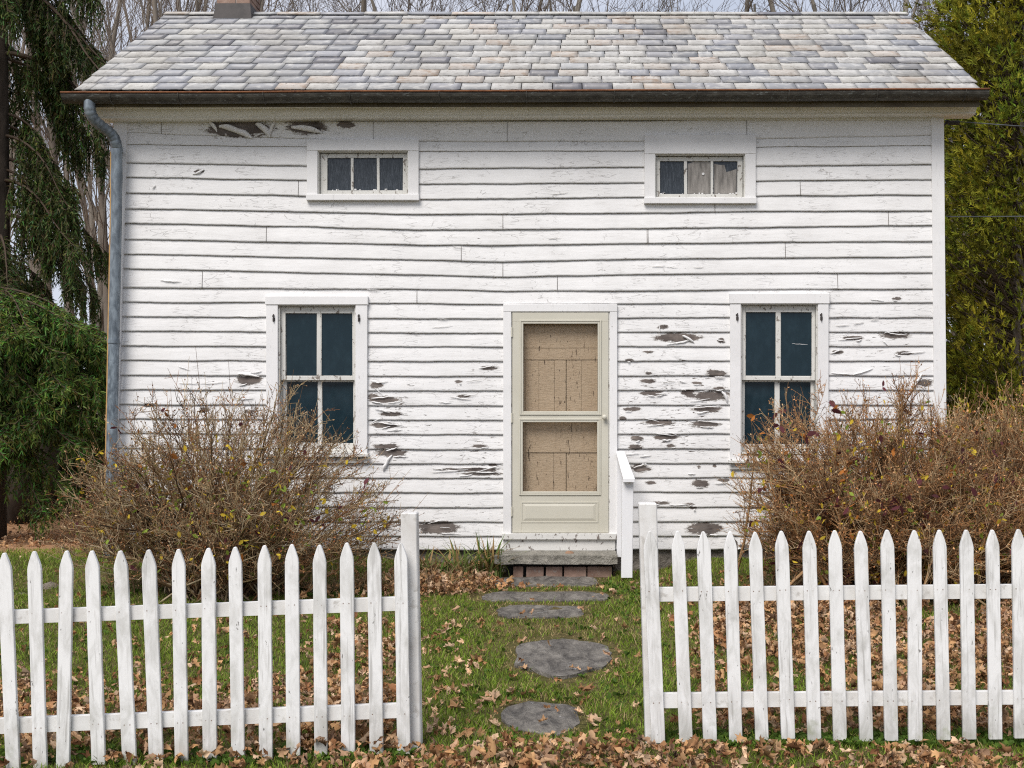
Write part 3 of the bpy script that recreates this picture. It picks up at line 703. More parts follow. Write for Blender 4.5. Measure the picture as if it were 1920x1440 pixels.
tall_window(1388, 1532, 551, 570, 850, ((1398, 1455), (1464, 1523)), 713, 868, 20, 'right lower window with dark panes and a worn meeting rail')
def attic_window(x0, x1, y0, y1, hy, panes, py, side, sill, label, curtain):
    w = MB(); frame(w, x0 - 1, x1 + 1, y0 - 1, y1 + 1, 3, -.020, .10); win = w.build('window', M['sash'], house); win['label'] = label
    for q0, q1 in ((x0 - side, x0), (x1, x1 + side)): c = MB(); rect(c, q0, q1, y0, y1, -.042, .01); c.build('casing', M['trimv'], win, bevel=.003)
    c = MB(); rect(c, x0 - side, x1 + side, hy, y0, -.045, .01); c.build('head_casing', M['trimv'], win, bevel=.003)
    c = MB(); rect(c, x0 - side - 1, x1 + side + 1, y1, sill, -.058, .01); c.build('sill', M['trimv'], win, bevel=.003)
    s = MB(); a, b = panes[0][0], panes[-1][1]; yf = .018
    rect(s, x0 + 3, a, y0 + 3, y1 - 1, yf, yf + .035); rect(s, b, x1 - 3, y0 + 3, y1 - 1, yf, yf + .035)
    rect(s, a, b, y0 + 3, py[0], yf + .001, yf + .035); rect(s, a, b, py[1], y1 - 1, yf + .001, yf + .035)
    for i in range(2): rect(s, panes[i][1], panes[i + 1][0], py[0], py[1], yf + .003, yf + .033)
    so = s.build('sash', M['sash'], win, bevel=.002); wobbly(so, .003)
    for g0, g1 in panes:
        g = MB(); rect(g, g0 - 1, g1 + 1, py[0] - 1, py[1] + 1, yf + .016, yf + .020); g.build('pane', M['dustglass'], win)
        for _ in range(4):
            d = MB(); q = g0 + rnd.random() * (g1 - g0); ww = 1.5 + rnd.random() * 3.5; rect(d, q, min(q + ww, g1), py[1] - .6 - rnd.random() * 2.2, py[1], yf + .006, yf + .016); wobbly(d.build('putty', M['trim'], so), .006)
    if curtain:
        d = MB(); n = 24
        for i in range(n):
            a0, a1 = 1290 + i * 92 / n, 1290 + (i + 1) * 92 / n; f = lambda q: yf + .0145 + .0012 * math.sin(q * .55)
            top = lambda q: 304 + 4 * math.sin(q * .08) + (14 if q > 1362 else 0); bot = 362
            if 1333 < (a0 + a1) / 2 < 1338: continue
            d.add([(wx(a0), f(a0), wz(bot)), (wx(a1), f(a1), wz(bot)), (wx(a1), f(a1), wz(top(a1))), (wx(a0), f(a0), wz(top(a0)))], [(0, 1, 2, 3)])
        d.build('net_curtain', M['curtain'], win, smooth=True)
        d = MB(); d.tube([(wx(1319), yf + .006, wz(325)), (wx(1319), yf + .013, wz(325))], .012, 9); d.build('paint_blob', M['trim'], win)
attic_window(597, 766, 284, 366, 263, ((613, 657), (662, 706), (711, 755)), (295, 356), 20, 377, 'left attic window with three small dusty panes', False)
attic_window(1228, 1396, 290, 372, 254, ((1238, 1283), (1289, 1333), (1338, 1383)), (301, 363), 20, 383, 'right attic window with a grey net curtain behind its panes', True)

# ------------------------------------------------------------------ door
cs = MB(); rect(cs, 944, 959, 585, 1000, -.045, .01); rect(cs, 1143, 1157, 585, 1000, -.045, .01); rect(cs, 944, 1157, 571, 585, -.047, .01)
cs.build('door_casing', M['trimv'], house, bevel=.003)
cs = MB(); rect(cs, 957, 960, 586, 999, -.03, .10); rect(cs, 1140.5, 1144, 586, 999, -.03, .10); rect(cs, 959, 1143, 583.5, 586.5, -.03, .10); cs.build('door_jamb', M['worn'], house)
d = MB(); rect(d, 961, 1140.5, 586.5, 604, -.040, -.008); rect(d, 961, 978, 604, 998, -.040, -.008); rect(d, 1123, 1140.5, 604, 998, -.040, -.008)
rect(d, 978, 1123, 775, 788, -.040, -.008); rect(d, 978, 1123, 924, 998, -.040, -.008)
storm = d.build('screen_door', M['door'], house, bevel=.002)
for (a, b, c, e) in ((974.5, 1127.5, 600.5, 778), (973.5, 1126.5, 784.5, 928)):
    d = MB(); frame(d, a, b, c, e, 3, -.049, -.0402); frame(d, a + 3, b - 3, c + 3, e - 3, 4, -.044, -.012); d.build('screen_moulding', M['door'], storm, bevel=.0025)
d = MB(); frame(d, 977, 1121, 940, 979, 2.2, -.0405 - .004, -.0402)
q = (980.5, 1117.5, 943.5, 975.5); i_ = (986, 1112, 948, 971)
fo = [Vector((wx(x), -.0405, wz(y))) for x, y in ((q[0], q[3]), (q[1], q[3]), (q[1], q[2]), (q[0], q[2]))]
fi = [Vector((wx(x), -.047, wz(y))) for x, y in ((i_[0], i_[3]), (i_[1], i_[3]), (i_[1], i_[2]), (i_[0], i_[2]))]
d.hexa(fi, fo); d.build('kick_panel', M['door'], storm)
for (a, b, c, e) in ((979, 1123, 605, 773.5), (979, 1122, 789.5, 923)):
    d = MB(); rect(d, a, b, c, e, -.022, -.021); d.build('insect_screen', M['screen'], storm)
kx, kz = wx(1133), wz(782)
d = MB(); d.tube([(kx, -.040, kz), (kx, -.050, kz)], .017, 14); d.tube([(kx, -.050, kz), (kx, -.062, kz)], .008, 10)
d.tube([(kx, -.060, kz), (kx, -.067, kz), (kx, -.078, kz), (kx, -.088, kz), (kx, -.092, kz)], [.012, .020, .024, .018, .006], 16); d.build('door_knob', M['door'], storm, smooth=True)
for y in (622, 782, 957):
    d = MB(); d.tube([(wx(960.3), -.047, wz(y + 10)), (wx(960.3), -.047, wz(y - 8))], .007, 8); d.build('hinge', M['door'], storm)
# the old plank and panel door behind the screen
d = MB(); bz = .055
rect(d, 960, 1141, 587, 652, bz, bz + .03); rect(d, 960, 1141, 652.6, 674, bz + .002, bz + .03); rect(d, 960, 985, 674.6, 998, bz, bz + .03); rect(d, 1121, 1141, 674.6, 998, bz + .0005, bz + .03)
for a, b, dy in ((985.4, 1010, .008), (1010.4, 1039, .009), (1039.5, 1061, .007), (1062.3, 1090, .0085), (1090.4, 1120.6, .008)): rect(d, a, b, 674.6, 849, bz + dy, bz + .03)
rect(d, 985.4, 1120.6, 790, 849, bz - .001, bz + .006)
for a, b, dy in ((985.4, 1038, .008), (1038.6, 1061, .0065), (1062.3, 1120.6, .0085)): rect(d, a, b, 849.8, 998, bz + dy, bz + .03)
d.build('plank_door', M['tan'], house, bevel=.0012)
d = MB(); d.box(wx(942), wx(1156), -.075, .02, wz(1010), wz(999)); d.box(wx(944), wx(1153), -.045, .02, wz(1034), wz(1010) - .001); d.box(wx(958), wx(1143), -.020, .10, wz(999), wz(999) + .006)
d.build('door_sill', M['worn'], house, bevel=.004)

# ------------------------------------------------------------------ doorstep
st = empty('doorstep', (0, -.3, 0), 'thin grey stone slab on a row of red bricks below the screen door', 'step')
def rough_slab(x0, x1, y0, y1, z0, z1, name, mat, parent, seed, sub=14, amp=.008):
    """a slab with a riven edge: ring of points, top and bottom"""
    rs = random.Random(seed); ring = []
    nxs, nys = sub, 5
    for i in range(nxs): ring.append((x0 + (x1 - x0) * i / nxs, y0))
    for i in range(nys): ring.append((x1, y0 + (y1 - y0) * i / nys))
    for i in range(nxs): ring.append((x1 - (x1 - x0) * i / nxs, y1))
    for i in range(nys): ring.append((x0, y1 - (y1 - y0) * i / nys))
    ring = [(x + (rs.random() - .5) * amp * 2, y + (rs.random() - .5) * amp * 2) for x, y in ring]; n = len(ring); mb = MB()
    V = [(x, y, z1 + (rs.random() - .5) * amp * .4) for x, y in ring] + [(x + (rs.random() - .5) * amp, y + rs.random() * amp, (z0 + z1) / 2) for x, y in ring] + [(x, y, z0 + (rs.random() - .5) * amp) for x, y in ring]
    fs = [tuple(range(n)), tuple(reversed(range(2 * n, 3 * n)))]
    for k in (0, n):
        for i in range(n): fs.append((k + n + i, k + n + (i + 1) % n, k + (i + 1) % n, k + i))
    mb.add(V, fs); return mb.build(name, mat, parent, loc=None)
def child_local(o, parent): o.matrix_parent_inverse = Matrix.Translation(-parent.location)
so = rough_slab(wx(928, 10.6), wx(1157, 10.6), -.40, -.05, wz(1058, 10.6), wz(1041.5, 10.6), 'slab', M['bluestone'], st, 3); child_local(so, st)
for (a, b) in ((963, 982), (987, 1020), (1023, 1054), (1056, 1098), (1100, 1146)):
    b_ = MB(); x0_, x1_ = wx(a, 10.66), wx(b, 10.66); cxm = (x0_ + x1_) / 2; yy = -.34 + rnd.random() * .015
    b_.box(x0_, x1_, yy, -.10, wz(1086, 10.66) - .01, wz(1062 + rnd.random() * 1.5, 10.66), M=Matrix.Translation((cxm, 0, 0)) @ Matrix.Rotation((rnd.random() - .5) * .05, 4, 'Z') @ Matrix.Translation((-cxm, 0, 0)))
    o = b_.build('brick', M['brick'], st, bevel=.009, segs=2); child_local(o, st)
b_ = MB(); b_.box(wx(950, 10.7), wx(1150, 10.7), -.28, -.06, -.03, wz(1061, 10.6) - .005); o = b_.build('bedding', M['dark'], st); child_local(o, st)
def blob(name, c, sx, sy, sz, mat, seed, label, cat, parent=None):
    import bmesh
    bm = bmesh.new(); bmesh.ops.create_icosphere(bm, subdivisions=4, radius=1)
    for v in bm.verts:
        k = 1 + .22 * mnoise.noise(v.co * 1.1 + Vector((seed, 0, 0))) + .07 * mnoise.noise(v.co * 3.4 + Vector((seed, 9, 0)))
        v.co = Vector((v.co.x * sx * k, v.co.y * sy * k, max(v.co.z * k, -.55) * sz))
    me = bpy.data.meshes.new(name); bm.to_mesh(me); bm.free(); me.materials.append(mat)
    for p in me.polygons: p.use_smooth = True
    o = bpy.data.objects.new(name, me); link(o, parent); o.location = c; return tag(o, label, cat)
blob('pebble', at(1067, 1040, 10.75) + Vector((0, 0, .012)), .040, .026, .024, mat_simple('brown pebble', (.22, .12, .07), (.34, .21, .13), 20, .6, .3), 2.2, 'small brown pebble lying on the stone doorstep', 'pebble')
blob('rock', at(93, 1104, 10.0) + Vector((0, 0, -.02)), .085, .07, .075, M['rock'], 4.1, 'rounder tan rock in the grass seen between second and third pickets', 'rock')
blob('rock', at(39, 1116, 9.8) + Vector((0, 0, -.03)), .085, .06, .05, M['rock'], 7.3, 'low flat rock in the grass right of the leftmost picket', 'rock')

# ------------------------------------------------------------------ handrail
hr = empty('handrail', (.5, -.3, 0), 'short white wooden handrail with sloping cap beside the doorstep', 'handrail')
D1 = 10.42; b_ = MB()
z0 = wz(1083, D1); z1 = wz(899, D1)
a = [at(1165, 1084, D1), at(1186, 1084, D1), at(1188, 897, D1), at(1167, 897, D1)]; b_.hexa(a, [p + Vector((0, .09, 0)) for p in a]); o = b_.build('post', M['whitewood'], hr, bevel=.004); child_local(o, hr)
b_ = MB(); a = [at(1156.5, 1045, 10.93), at(1166, 1045, 10.93), at(1167, 862, 10.93), at(1157.5, 862, 10.93)]; b_.hexa(a, [p + Vector((0, .038, 0)) for p in a]); o = b_.build('wall_post', M['whitewood'], hr, bevel=.003); child_local(o, hr)
b_ = MB(); A = [at(1168.5, 897, 10.36), at(1190.5, 897, 10.36), at(1171, 846, 10.95), at(1155, 846, 10.95)]
dn = Vector((0, 0, -.035)); b_.hexa([A[0] + dn, A[1] + dn, A[2] + dn, A[3] + dn][::-1], A[::-1]); o = b_.build('cap_rail', M['whitewood'], hr, bevel=.003); child_local(o, hr)

# ------------------------------------------------------------------ stepping stones
FLAGS = [(1025, 1092, 100, 9, 'thin grey flagstone directly at the foot of the brick doorstep', 1.0),
         (1018, 1120, 113, 9, 'wide grey flagstone, second from the doorstep in the grass path', .9),
         (1012, 1148, 82, 12, 'grey flagstone, third from the doorstep in the grass path', .8),
         (1053, 1232, 88, 37, 'largest irregular grey flagstone in the middle of the grass path', 0),
         (1013, 1347, 71, 32, 'rounded grey flagstone nearest the gate opening', 0)]
flag_poly = []
def ground_pt(px, py):
    D = 3600 / (py - 745)
    for _ in range(3):
        z = gzf((px - CX) * D / F, D - CD); D = (CH - z) * F / (py - 745)
    return Vector(((px - CX) * D / F, D - CD, gzf((px - CX) * D / F, D - CD)))
for i, (px, py, hw, hh, lab, sq) in enumerate(FLAGS):
    c = ground_pt(px, py); n = 40; ring = []; rs = random.Random(i + 5)
    for k in range(n):
        a = 2 * math.pi * k / n
        rx = 1 + (.07 if sq else .17) * mnoise.noise(Vector((math.cos(a) * 1.3, math.sin(a) * 1.3, i * 4.))) * 2 + .07 * (rs.random() - .5)
        ex_ = .5 if sq else 1.0
        u = math.copysign(abs(math.cos(a)) ** ex_, math.cos(a)) * rx; v = math.copysign(abs(math.sin(a)) ** ex_, math.sin(a)) * rx
        g = ground_pt(px + u * hw, py - v * hh); ring.append(g)
    flag_poly.append([(p.x, p.y) for p in ring])
    zt = max(c.z, max(p.z for p in ring) * .5 + c.z * .5) + .007
    V = []; fs = []
    for r_ in range(1, 7):
        for p in ring:
            q = c.lerp(p, r_ / 6); V.append((q.x, q.y, zt + .010 * mnoise.noise(Vector((q.x * 5, q.y * 5, i))) + .004 * mnoise.noise(Vector((q.x * 19, q.y * 19, i)))))
    for p in ring: V.append((p.x, p.y, zt - .08))
    V.append((c.x, c.y, zt)); nc = len(V) - 1
    for k in range(n): fs.append((nc, k, (k + 1) % n))
    for r_ in range(6):
        for k in range(n): fs.append((r_ * n + k, (r_ + 1) * n + k, (r_ + 1) * n + (k + 1) % n, r_ * n + (k + 1) % n))
    mb = MB(); mb.add(V, fs); o = mb.build('stepping_stone', M['flag'], None, loc=(c.x, c.y, zt)); tag(o, lab, 'stepping stone', 'flagstones of the path to the door')

# ------------------------------------------------------------------ picket fences
def picket_mesh(i):
    rs = random.Random(40 + i); w = .0308 + .001 * rs.random(); h = .97; t = .019
    out = [(-w, 0)]
    zs = [h * k / 10 * .915 for k in range(1, 11)]
    lft = [(-w + (rs.random() - .5) * .0012, z) for z in zs]; rgt = [(w + (rs.random() - .5) * .0012, z) for z in zs]
    topl = [(-w * .93, h - .066), (-w * .74, h - .045), (-w * .50, h - .024), (-w * .27, h - .006), (-w * .14, h)]
    topr = [(-x, z) for x, z in reversed(topl)]
    half = [(-w, 0)] + lft + topl; prof_l = half; prof_r = [(w, 0)] + rgt + [(-x, z) for x, z in topl]
    mb = MB(); n = len(prof_l)
    V = []
    for (yy) in (-t, 0):
        for (x, z) in prof_l: V.append((x, yy, z))
        for (x, z) in prof_r: V.append((x, yy, z))
    fs = []
    for k in range(n - 1):
        fs.append((k, n + k, n + k + 1, k + 1)); fs.append((2 * n + k + 1, 3 * n + k + 1, 3 * n + k, 2 * n + k))
        fs.append((k + 1, 2 * n + k + 1, 2 * n + k, k)); fs.append((n + k, 3 * n + k, 3 * n + k + 1, n + k + 1))
    fs.append((n - 1, 2 * n - 1, 4 * n - 1, 3 * n - 1)); fs.append((2 * n, 3 * n, n, 0))
    me = bpy.data.meshes.new('picket'); me.from_pydata(V, [], fs); me.materials.append(M['picket']); me.update(); return me
PM = [picket_mesh(i) for i in range(4)]
def fence(name, label, picks, Dfun, rails, post, rail_px):
    e = empty(name, (wx(picks[-1][0], 5.6), -5.4, 0), label, 'fence', 'white picket fences along the front yard')
    inv = Matrix.Translation(-e.location)
    for i, (tx, ty, bx, by) in enumerate(picks):
        D = Dfun(bx); b = at(bx, by, D); tp = at(tx, ty, D)
        o = bpy.data.objects.new('picket', PM[i % 4]); link(o, e); o.matrix_parent_inverse = inv
        v = tp - b; L = v.length; o.location = b; o.rotation_euler = (0, math.atan2(v.x, v.z), (rnd.random() - .5) * .05); o.scale = ((rnd.random() * .06 + .97) * (1 if i % 2 else -1) * (1 if i % 2 else -1), 1, L / .97)
        bv = o.modifiers.new('bevel', 'BEVEL'); bv.width = .003; bv.segments = 2; bv.limit_method = 'ANGLE'
    for (x0, y0a, y0b, x1, y1a, y1b) in rails:
        n = 8; mb = MB(); vv = []; ff = []
        for k in range(n + 1):
            t = k / n; x = x0 + (x1 - x0) * t; ya = y0a + (y1a - y0a) * t; yb = y0b + (y1b - y0b) * t; D = Dfun(x) + .002; p, q = at(x, ya, D), at(x, yb, D)
            vv += [p, q, q + Vector((0, .035, 0)), p + Vector((0, .035, 0))]
            if k: ff += [(4 * k - 4 + j, 4 * k - 4 + (j + 1) % 4, 4 * k + (j + 1) % 4, 4 * k + j) for j in range(4)]
        ff += [(3, 2, 1, 0), (4 * n, 4 * n + 1, 4 * n + 2, 4 * n + 3)]; mb.add(vv, ff)
        o = mb.build('rail', M['picket2'], e); o.matrix_parent_inverse = inv
    (pt, pb, dd) = post
    D = Dfun(pb[0]) + dd; a = [at(pb[0], pb[2], D), at(pb[1], pb[2], D), at(pt[1], pt[2], D), at(pt[0], pt[2], D)]
    mb = MB(); mb.hexa(a, [p + Vector((0, .085, 0)) for p in a]); o = mb.build('post', M['picket2'], e, bevel=.005); o.matrix_parent_inverse = inv
    return e
def mk():
    m2 = mat_simple('worn white rail paint', (.77, .765, .75), (.60, .58, .55), 6, .6, .3, .004, .3, (1, 1, 1), c3=(.52, .50, .47), s3=22); return m2
M['picket2'] = mk()
LP = [(-44, 1039, -30, 1446), (10, 1036, 27, 1443), (66, 1033, 78, 1441), (127, 1032, 120, 1440), (174, 1032, 187, 1432), (227, 1032, 245, 1434), (280, 1030, 295, 1431), (336, 1029, 342, 1430), (392, 1027, 395, 1425), (442, 1025, 448, 1424), (497, 1022, 500, 1422), (548, 1020, 551, 1419), (600, 1021, 603, 1418), (651, 1017, 654, 1417), (702, 1017, 707, 1413), (752, 1018, 758, 1412)]
RP = [(1218, 995, 1234, 1392), (1270, 995, 1286, 1390), (1318, 996, 1331, 1391), (1368, 996, 1379, 1389), (1415, 997, 1428, 1387), (1464, 995, 1477, 1384), (1516, 995, 1526, 1388), (1564, 994, 1574, 1388), (1612, 995, 1623, 1389), (1662, 993, 1670, 1388), (1713, 994, 1715, 1388), (1760, 993, 1768, 1386), (1810, 993, 1816, 1385), (1859, 993, 1865, 1385), (1908, 992, 1913, 1383), (1958, 992, 1963, 1382)]
def DL(px): return 5.45 + .17 * min(1, max(-.1, px / 758))
def DR(px): return 5.62
fence('picket_fence', 'white picket fence section left of the path, in front of the left shrub', LP, DL, [(-70, 1148, 1173, 750, 1120, 1145), (-70, 1351, 1379, 752, 1320, 1346)], ((751, 781, 962), (757, 789, 1410), .037), None)
fence('picket_fence', 'white picket fence section right of the path, in front of the right shrub', RP, DR, [(1232, 1102.5, 1128, 2000, 1096, 1121), (1236, 1301, 1328, 2000, 1296, 1320)], ((1198, 1232, 944), (1211, 1243, 1396), .037), None)

# ------------------------------------------------------------------ tubes in bulk
def tubes(P0, P1, R0, R1, k=3):
    P0 = np.asarray(P0, float); P1 = np.asarray(P1, float); R0 = np.asarray(R0, float); R1 = np.asarray(R1, float); n = len(P0)
    d = P1 - P0; d /= (np.linalg.norm(d, axis=1, keepdims=True) + 1e-9)
    ref = np.where(np.abs(d[:, 2:3]) > .9, np.array([[1., 0, 0]]), np.array([[0., 0, 1]]))
    u = np.cross(d, ref); u /= (np.linalg.norm(u, axis=1, keepdims=True) + 1e-9); v = np.cross(d, u)
    a = 2 * np.pi * np.arange(k) / k; ring = np.cos(a)[None, :, None] * u[:, None] + np.sin(a)[None, :, None] * v[:, None]
    A = P0[:, None] + ring * R0[:, None, None]; B = P1[:, None] + ring * R1[:, None, None]
    V = np.concatenate([A, B], 1).reshape(-1, 3); o = np.arange(n)[:, None] * 2 * k
    j = np.arange(k)[None]; jn = (np.arange(k)[None] + 1) % k
    Q = np.stack([o + j, o + jn, o + k + jn, o + k + j], 2).reshape(-1, 4)
    return V, Q
class Seg:
    def __init__(s): s.a = []; s.b = []; s.ra = []; s.rb = []; s.c = []
    def add(s, a, b, ra, rb, c=(0, 0, 0)): s.a.append(a); s.b.append(b); s.ra.append(ra); s.rb.append(rb); s.c.append(c)
    def obj(s, name, mat, parent, k=3, col=True):
        V, Q = tubes(s.a, s.b, s.ra, s.rb, k); at_ = {'Col': np.repeat(np.array(s.c, float), 2 * k, axis=0)} if col else None
        return npmesh(name, V, [Q], mat, parent, attrs=at_, smooth=k > 3)
def rv(rs, s=1.): return Vector((rs.gauss(0, s), rs.gauss(0, s), rs.gauss(0, s)))

# leaf outlines for small shrub leaves: pointed oval folded on the midrib
def leaves_mesh(name, pts, dirs, sizes, cols, mat, parent, rng_, wid=.42, fold=.25):
    n = len(pts); P = np.array(pts, float); Dv = np.array(dirs, float); Dv /= np.linalg.norm(Dv, axis=1, keepdims=True) + 1e-9
    r = rng_.normal(size=(n, 3)); U = np.cross(Dv, r); U /= np.linalg.norm(U, axis=1, keepdims=True) + 1e-9; N = np.cross(Dv, U)
    s = np.array(sizes, float)[:, None]
    T = [(0, 0, 0), (.35, .5, 1), (.75, .38, .8), (1, 0, -.3), (.75, -.38, .8), (.35, -.5, 1), (.5, 0, 0)]
    V = np.stack([P + s * (a * Dv + wid * b * U + fold * .3 * c * N) for a, b, c in T], 1).reshape(-1, 3)
    o = (np.arange(n) * 7)[:, None]
    Q = np.concatenate([o + np.array([[0, 1, 2, 6]]), o + np.array([[6, 2, 3, 4]]), o + np.array([[0, 6, 4, 5]])], 0)
    return npmesh(name, V, [Q], mat, parent, attrs={'Col': np.repeat(np.array(cols, float), 7, axis=0)})

# ------------------------------------------------------------------ shrubs
def shrub(seed, base, rad_x, rad_y, height, nst, label, palette, tip_noise=.12, lean=0, leafy=(), ntw=1.0, basew=.22, group='bare shrubs beside the house'):
    rs = random.Random(seed); e = empty('shrub', base, label, 'shrub', group)
    stems = Seg(); tw = Seg(); lp = []; ld = []; lsz = []; lc = []
    B = Vector((0, 0, 0))
    def pcol(l=1.):
        c = palette[rs.randrange(len(palette))]; k = (.75 + .5 * rs.random()) * l; return (c[0] * k, c[1] * k, c[2] * k)
    for i in range(nst):
        az = rs.random() * 2 * math.pi; el = (rs.random() ** .55) * .96
        s = math.sin(el * math.pi / 2) * 1.0; c = math.cos(el * math.pi / 2)
        top = Vector((math.cos(az) * s * rad_x + lean * .3, math.sin(az) * s * rad_y, height * (.30 + .56 * math.sqrt(max(0, 1 - (s * s * s) * .90))))) * (.76 + .26 * rs.random()) * (1 + .22 * mnoise.noise(Vector((math.cos(az) * 1.6, math.sin(az) * 1.6, seed + s * 1.3)))); top.z *= 1 - .75 * rs.random() * s ** 3
        top.z = max(top.z, .25)
        b0 = B + Vector((rs.gauss(0, basew), rs.gauss(0, basew * .7), -.04))
        n = 9; prev = b0; pd = None; r0 = .0055 + .006 * rs.random() + (.006 if i % 8 == 0 else 0)
        mid = b0.lerp(top, .5) + Vector((0, 0, height * (.05 + .10 * rs.random()) * (s + .2))) + rv(rs, .05)
        cst = pcol(.9)
        for k in range(1, n + 1):
            t = k / n; p = b0 * (1 - t) ** 2 + mid * 2 * t * (1 - t) + top * t * t + rv(rs, .012)
            ra = r0 * (1 - .75 * (k - 1) / n); rb = r0 * (1 - .75 * k / n); stems.add(prev, p, ra, rb, cst)
            d = (p - prev).normalized()
            if t > .18:
                for q in range(int((1 + 2.6 * t + rs.random()) * ntw)):
                    out = Vector((p.x / rad_x, p.y / rad_y, .35)).normalized()
                    dd = (d * .55 + out * .35 + rv(rs, .42) + Vector((0, 0, .38))).normalized(); L = (.13 + .25 * rs.random()) * (1.1 - .3 * t)
                    a = prev.lerp(p, rs.random()); ct = pcol(); m_ = 3
                    for w in range(m_):
                        dd = (dd + rv(rs, .14)).normalized(); b = a + dd * L / m_; tw.add(a, b, .0031 * (1 - w * .2), .0031 * (.8 - w * .2), ct)
                        for z in range(2 if rs.random() < .8 else 1):
                            d3 = (dd * .5 + rv(rs, .55) + Vector((0, 0, .25))).normalized(); l3 = .04 + .09 * rs.random(); b3 = a.lerp(b, rs.random()); e3 = b3 + d3 * l3
                            tw.add(b3, e3, .0022, .0013, ct)
                            if rs.random() < .9: lp.append(b3.lerp(e3, rs.random())); ld.append(rv(rs)); lsz.append(.010 + .012 * rs.random()); cc = pcol(1.15); lc.append((cc[0] * 1.25, cc[1] * .95, cc[2] * .8))
                        a = b
                    lp.append(a); ld.append(dd); lsz.append(.012 + .01 * rs.random()); lc.append(pcol(1.2))
            prev = p
        # a few whips standing above the mass
        if rs.random() < .6:
            d = ((top - mid).normalized() + Vector((0, 0, .8)) + rv(rs, .18)).normalized(); L = .10 + .30 * rs.random(); q = top + d * L; tw.add(top, q, .0024, .0014, cst)
            for w in range(3): lp.append(top.lerp(q, rs.random())); ld.append(rv(rs)); lsz.append(.013); lc.append(pcol(1.3))
    inv = None
    stems.obj('stems', M['stem'], e, 4); tw.obj('twigs', M['stem'], e, 3)
    leaves_mesh('buds', lp, ld, lsz, lc, M['dryleaf'], e, np.random.default_rng(seed), .55)
    if leafy:
        lp, ld, lsz, lc = [], [], [], []
        for (n, col, size, zr) in leafy:
            for _ in range(n):
                sgi = rs.randrange(len(tw.a)); p = tw.b[sgi]
                if not (zr[0] < p.z < zr[1]): continue
                if rs.random() < .6 and p.y > 0: p = Vector((p.x, -abs(p.y), p.z))
                for _k in range(rs.randrange(1, 3)):
                    lp.append(p); d = rv(rs, .5) + Vector((0, -.2, -.25)); ld.append(d); lsz.append(size * (.6 + .7 * rs.random())); k = .7 + .6 * rs.random(); lc.append((col[0] * k, col[1] * k, col[2] * k))
        leaves_mesh('leaves', lp, ld, lsz, lc, M['foliage'], e, np.random.default_rng(seed + 1), .5)
    return e
PB = [(.14, .085, .045), (.27, .175, .09), (.36, .265, .15), (.08, .05, .03), (.46, .37, .24), (.25, .12, .055), (.38, .28, .15)]
YEL = (.58, .42, .04); GRN = (.22, .29, .04); PUR = (.10, .03, .035); ORA = (.38, .14, .03)
shrub(21, (wx(418, 9.7), -1.35, 0), 1.48, .95, 1.80, 235, 'twiggy brown shrub left of the door, standing before the left lower window', PB, ntw=.85, leafy=[(330, YEL, .045, (.05, 1.3)), (420, GRN, .042, (.05, 1.1)), (60, PUR, .07, (.3, 1.6)), (60, ORA, .06, (.3, 1.6))])
shrub(33, (wx(1658, 9.6), -1.35, 0), 1.16, .9, 1.86, 290, 'dense rust brown shrub before the right lower window', [(.20, .11, .055), (.36, .21, .10), (.46, .32, .17), (.12, .07, .04), (.38, .20, .085), (.50, .37, .22)], leafy=[(520, YEL, .045, (.05, 1.7)), (420, GRN, .042, (.05, 1.6)), (220, PUR, .075, (.05, 1.9)), (160, ORA, .06, (.2, 1.9))], basew=.35)
shrub(37, (wx(1915, 9.7), -1.1, 0), 1.15, .9, 1.84, 300, 'brown shrub at the right end of the house, running out of the picture', [(.20, .11, .055), (.36, .21, .10), (.46, .32, .17), (.12, .07, .04), (.38, .20, .085), (.50, .37, .22)], leafy=[(330, YEL, .05, (.05, 1.8)), (280, GRN, .045, (.3, 1.8)), (160, PUR, .07, (.05, 1.7)), (140, ORA, .055, (.2, 1.7))], basew=.35)

# yellow-green leafy sapling rising behind the right shrub, right edge
def sapling(seed, base, h, label, n=9):
    rs = random.Random(seed); e = empty('sapling', base, label, 'sapling'); sg = Seg(); lp = []; ld = []; ls = []; lc = []
    for i in range(n):
        d = Vector((rs.gauss(0, .35), rs.gauss(0, .3), 1)).normalized(); p = Vector((rs.gauss(0, .004), rs.gauss(0, .004), 0)); L = h * (.75 + .3 * rs.random())
        for k in range(8):
            q = p + d * L / 8; sg.add(p, q, .006 * (1 - k / 9), .006 * (1 - (k + 1) / 9), (.2, .14, .07)); d = (d + rv(rs, .07) + Vector((.05, 0, 0))).normalized()
            if k > 3:
                for w in range(7): lp.append(p.lerp(q, rs.random())); ld.append(d * .5 + rv(rs, .7)); ls.append(.05 + .03 * rs.random()); g = .7 + .6 * rs.random(); lc.append((.30 * g, .31 * g, .03 * g) if rs.random() < .7 else (.14 * g, .2 * g, .03 * g))
            p = q
    sg.obj('stems', M['stem'], e); leaves_mesh('leaves', lp, ld, ls, lc, M['foliage'], e, np.random.default_rng(seed), .4)
sapling(5, (wx(1872, 10.6), -.4, 0), 1.85, 'sapling with yellow green leaves above the shrub at the right edge')

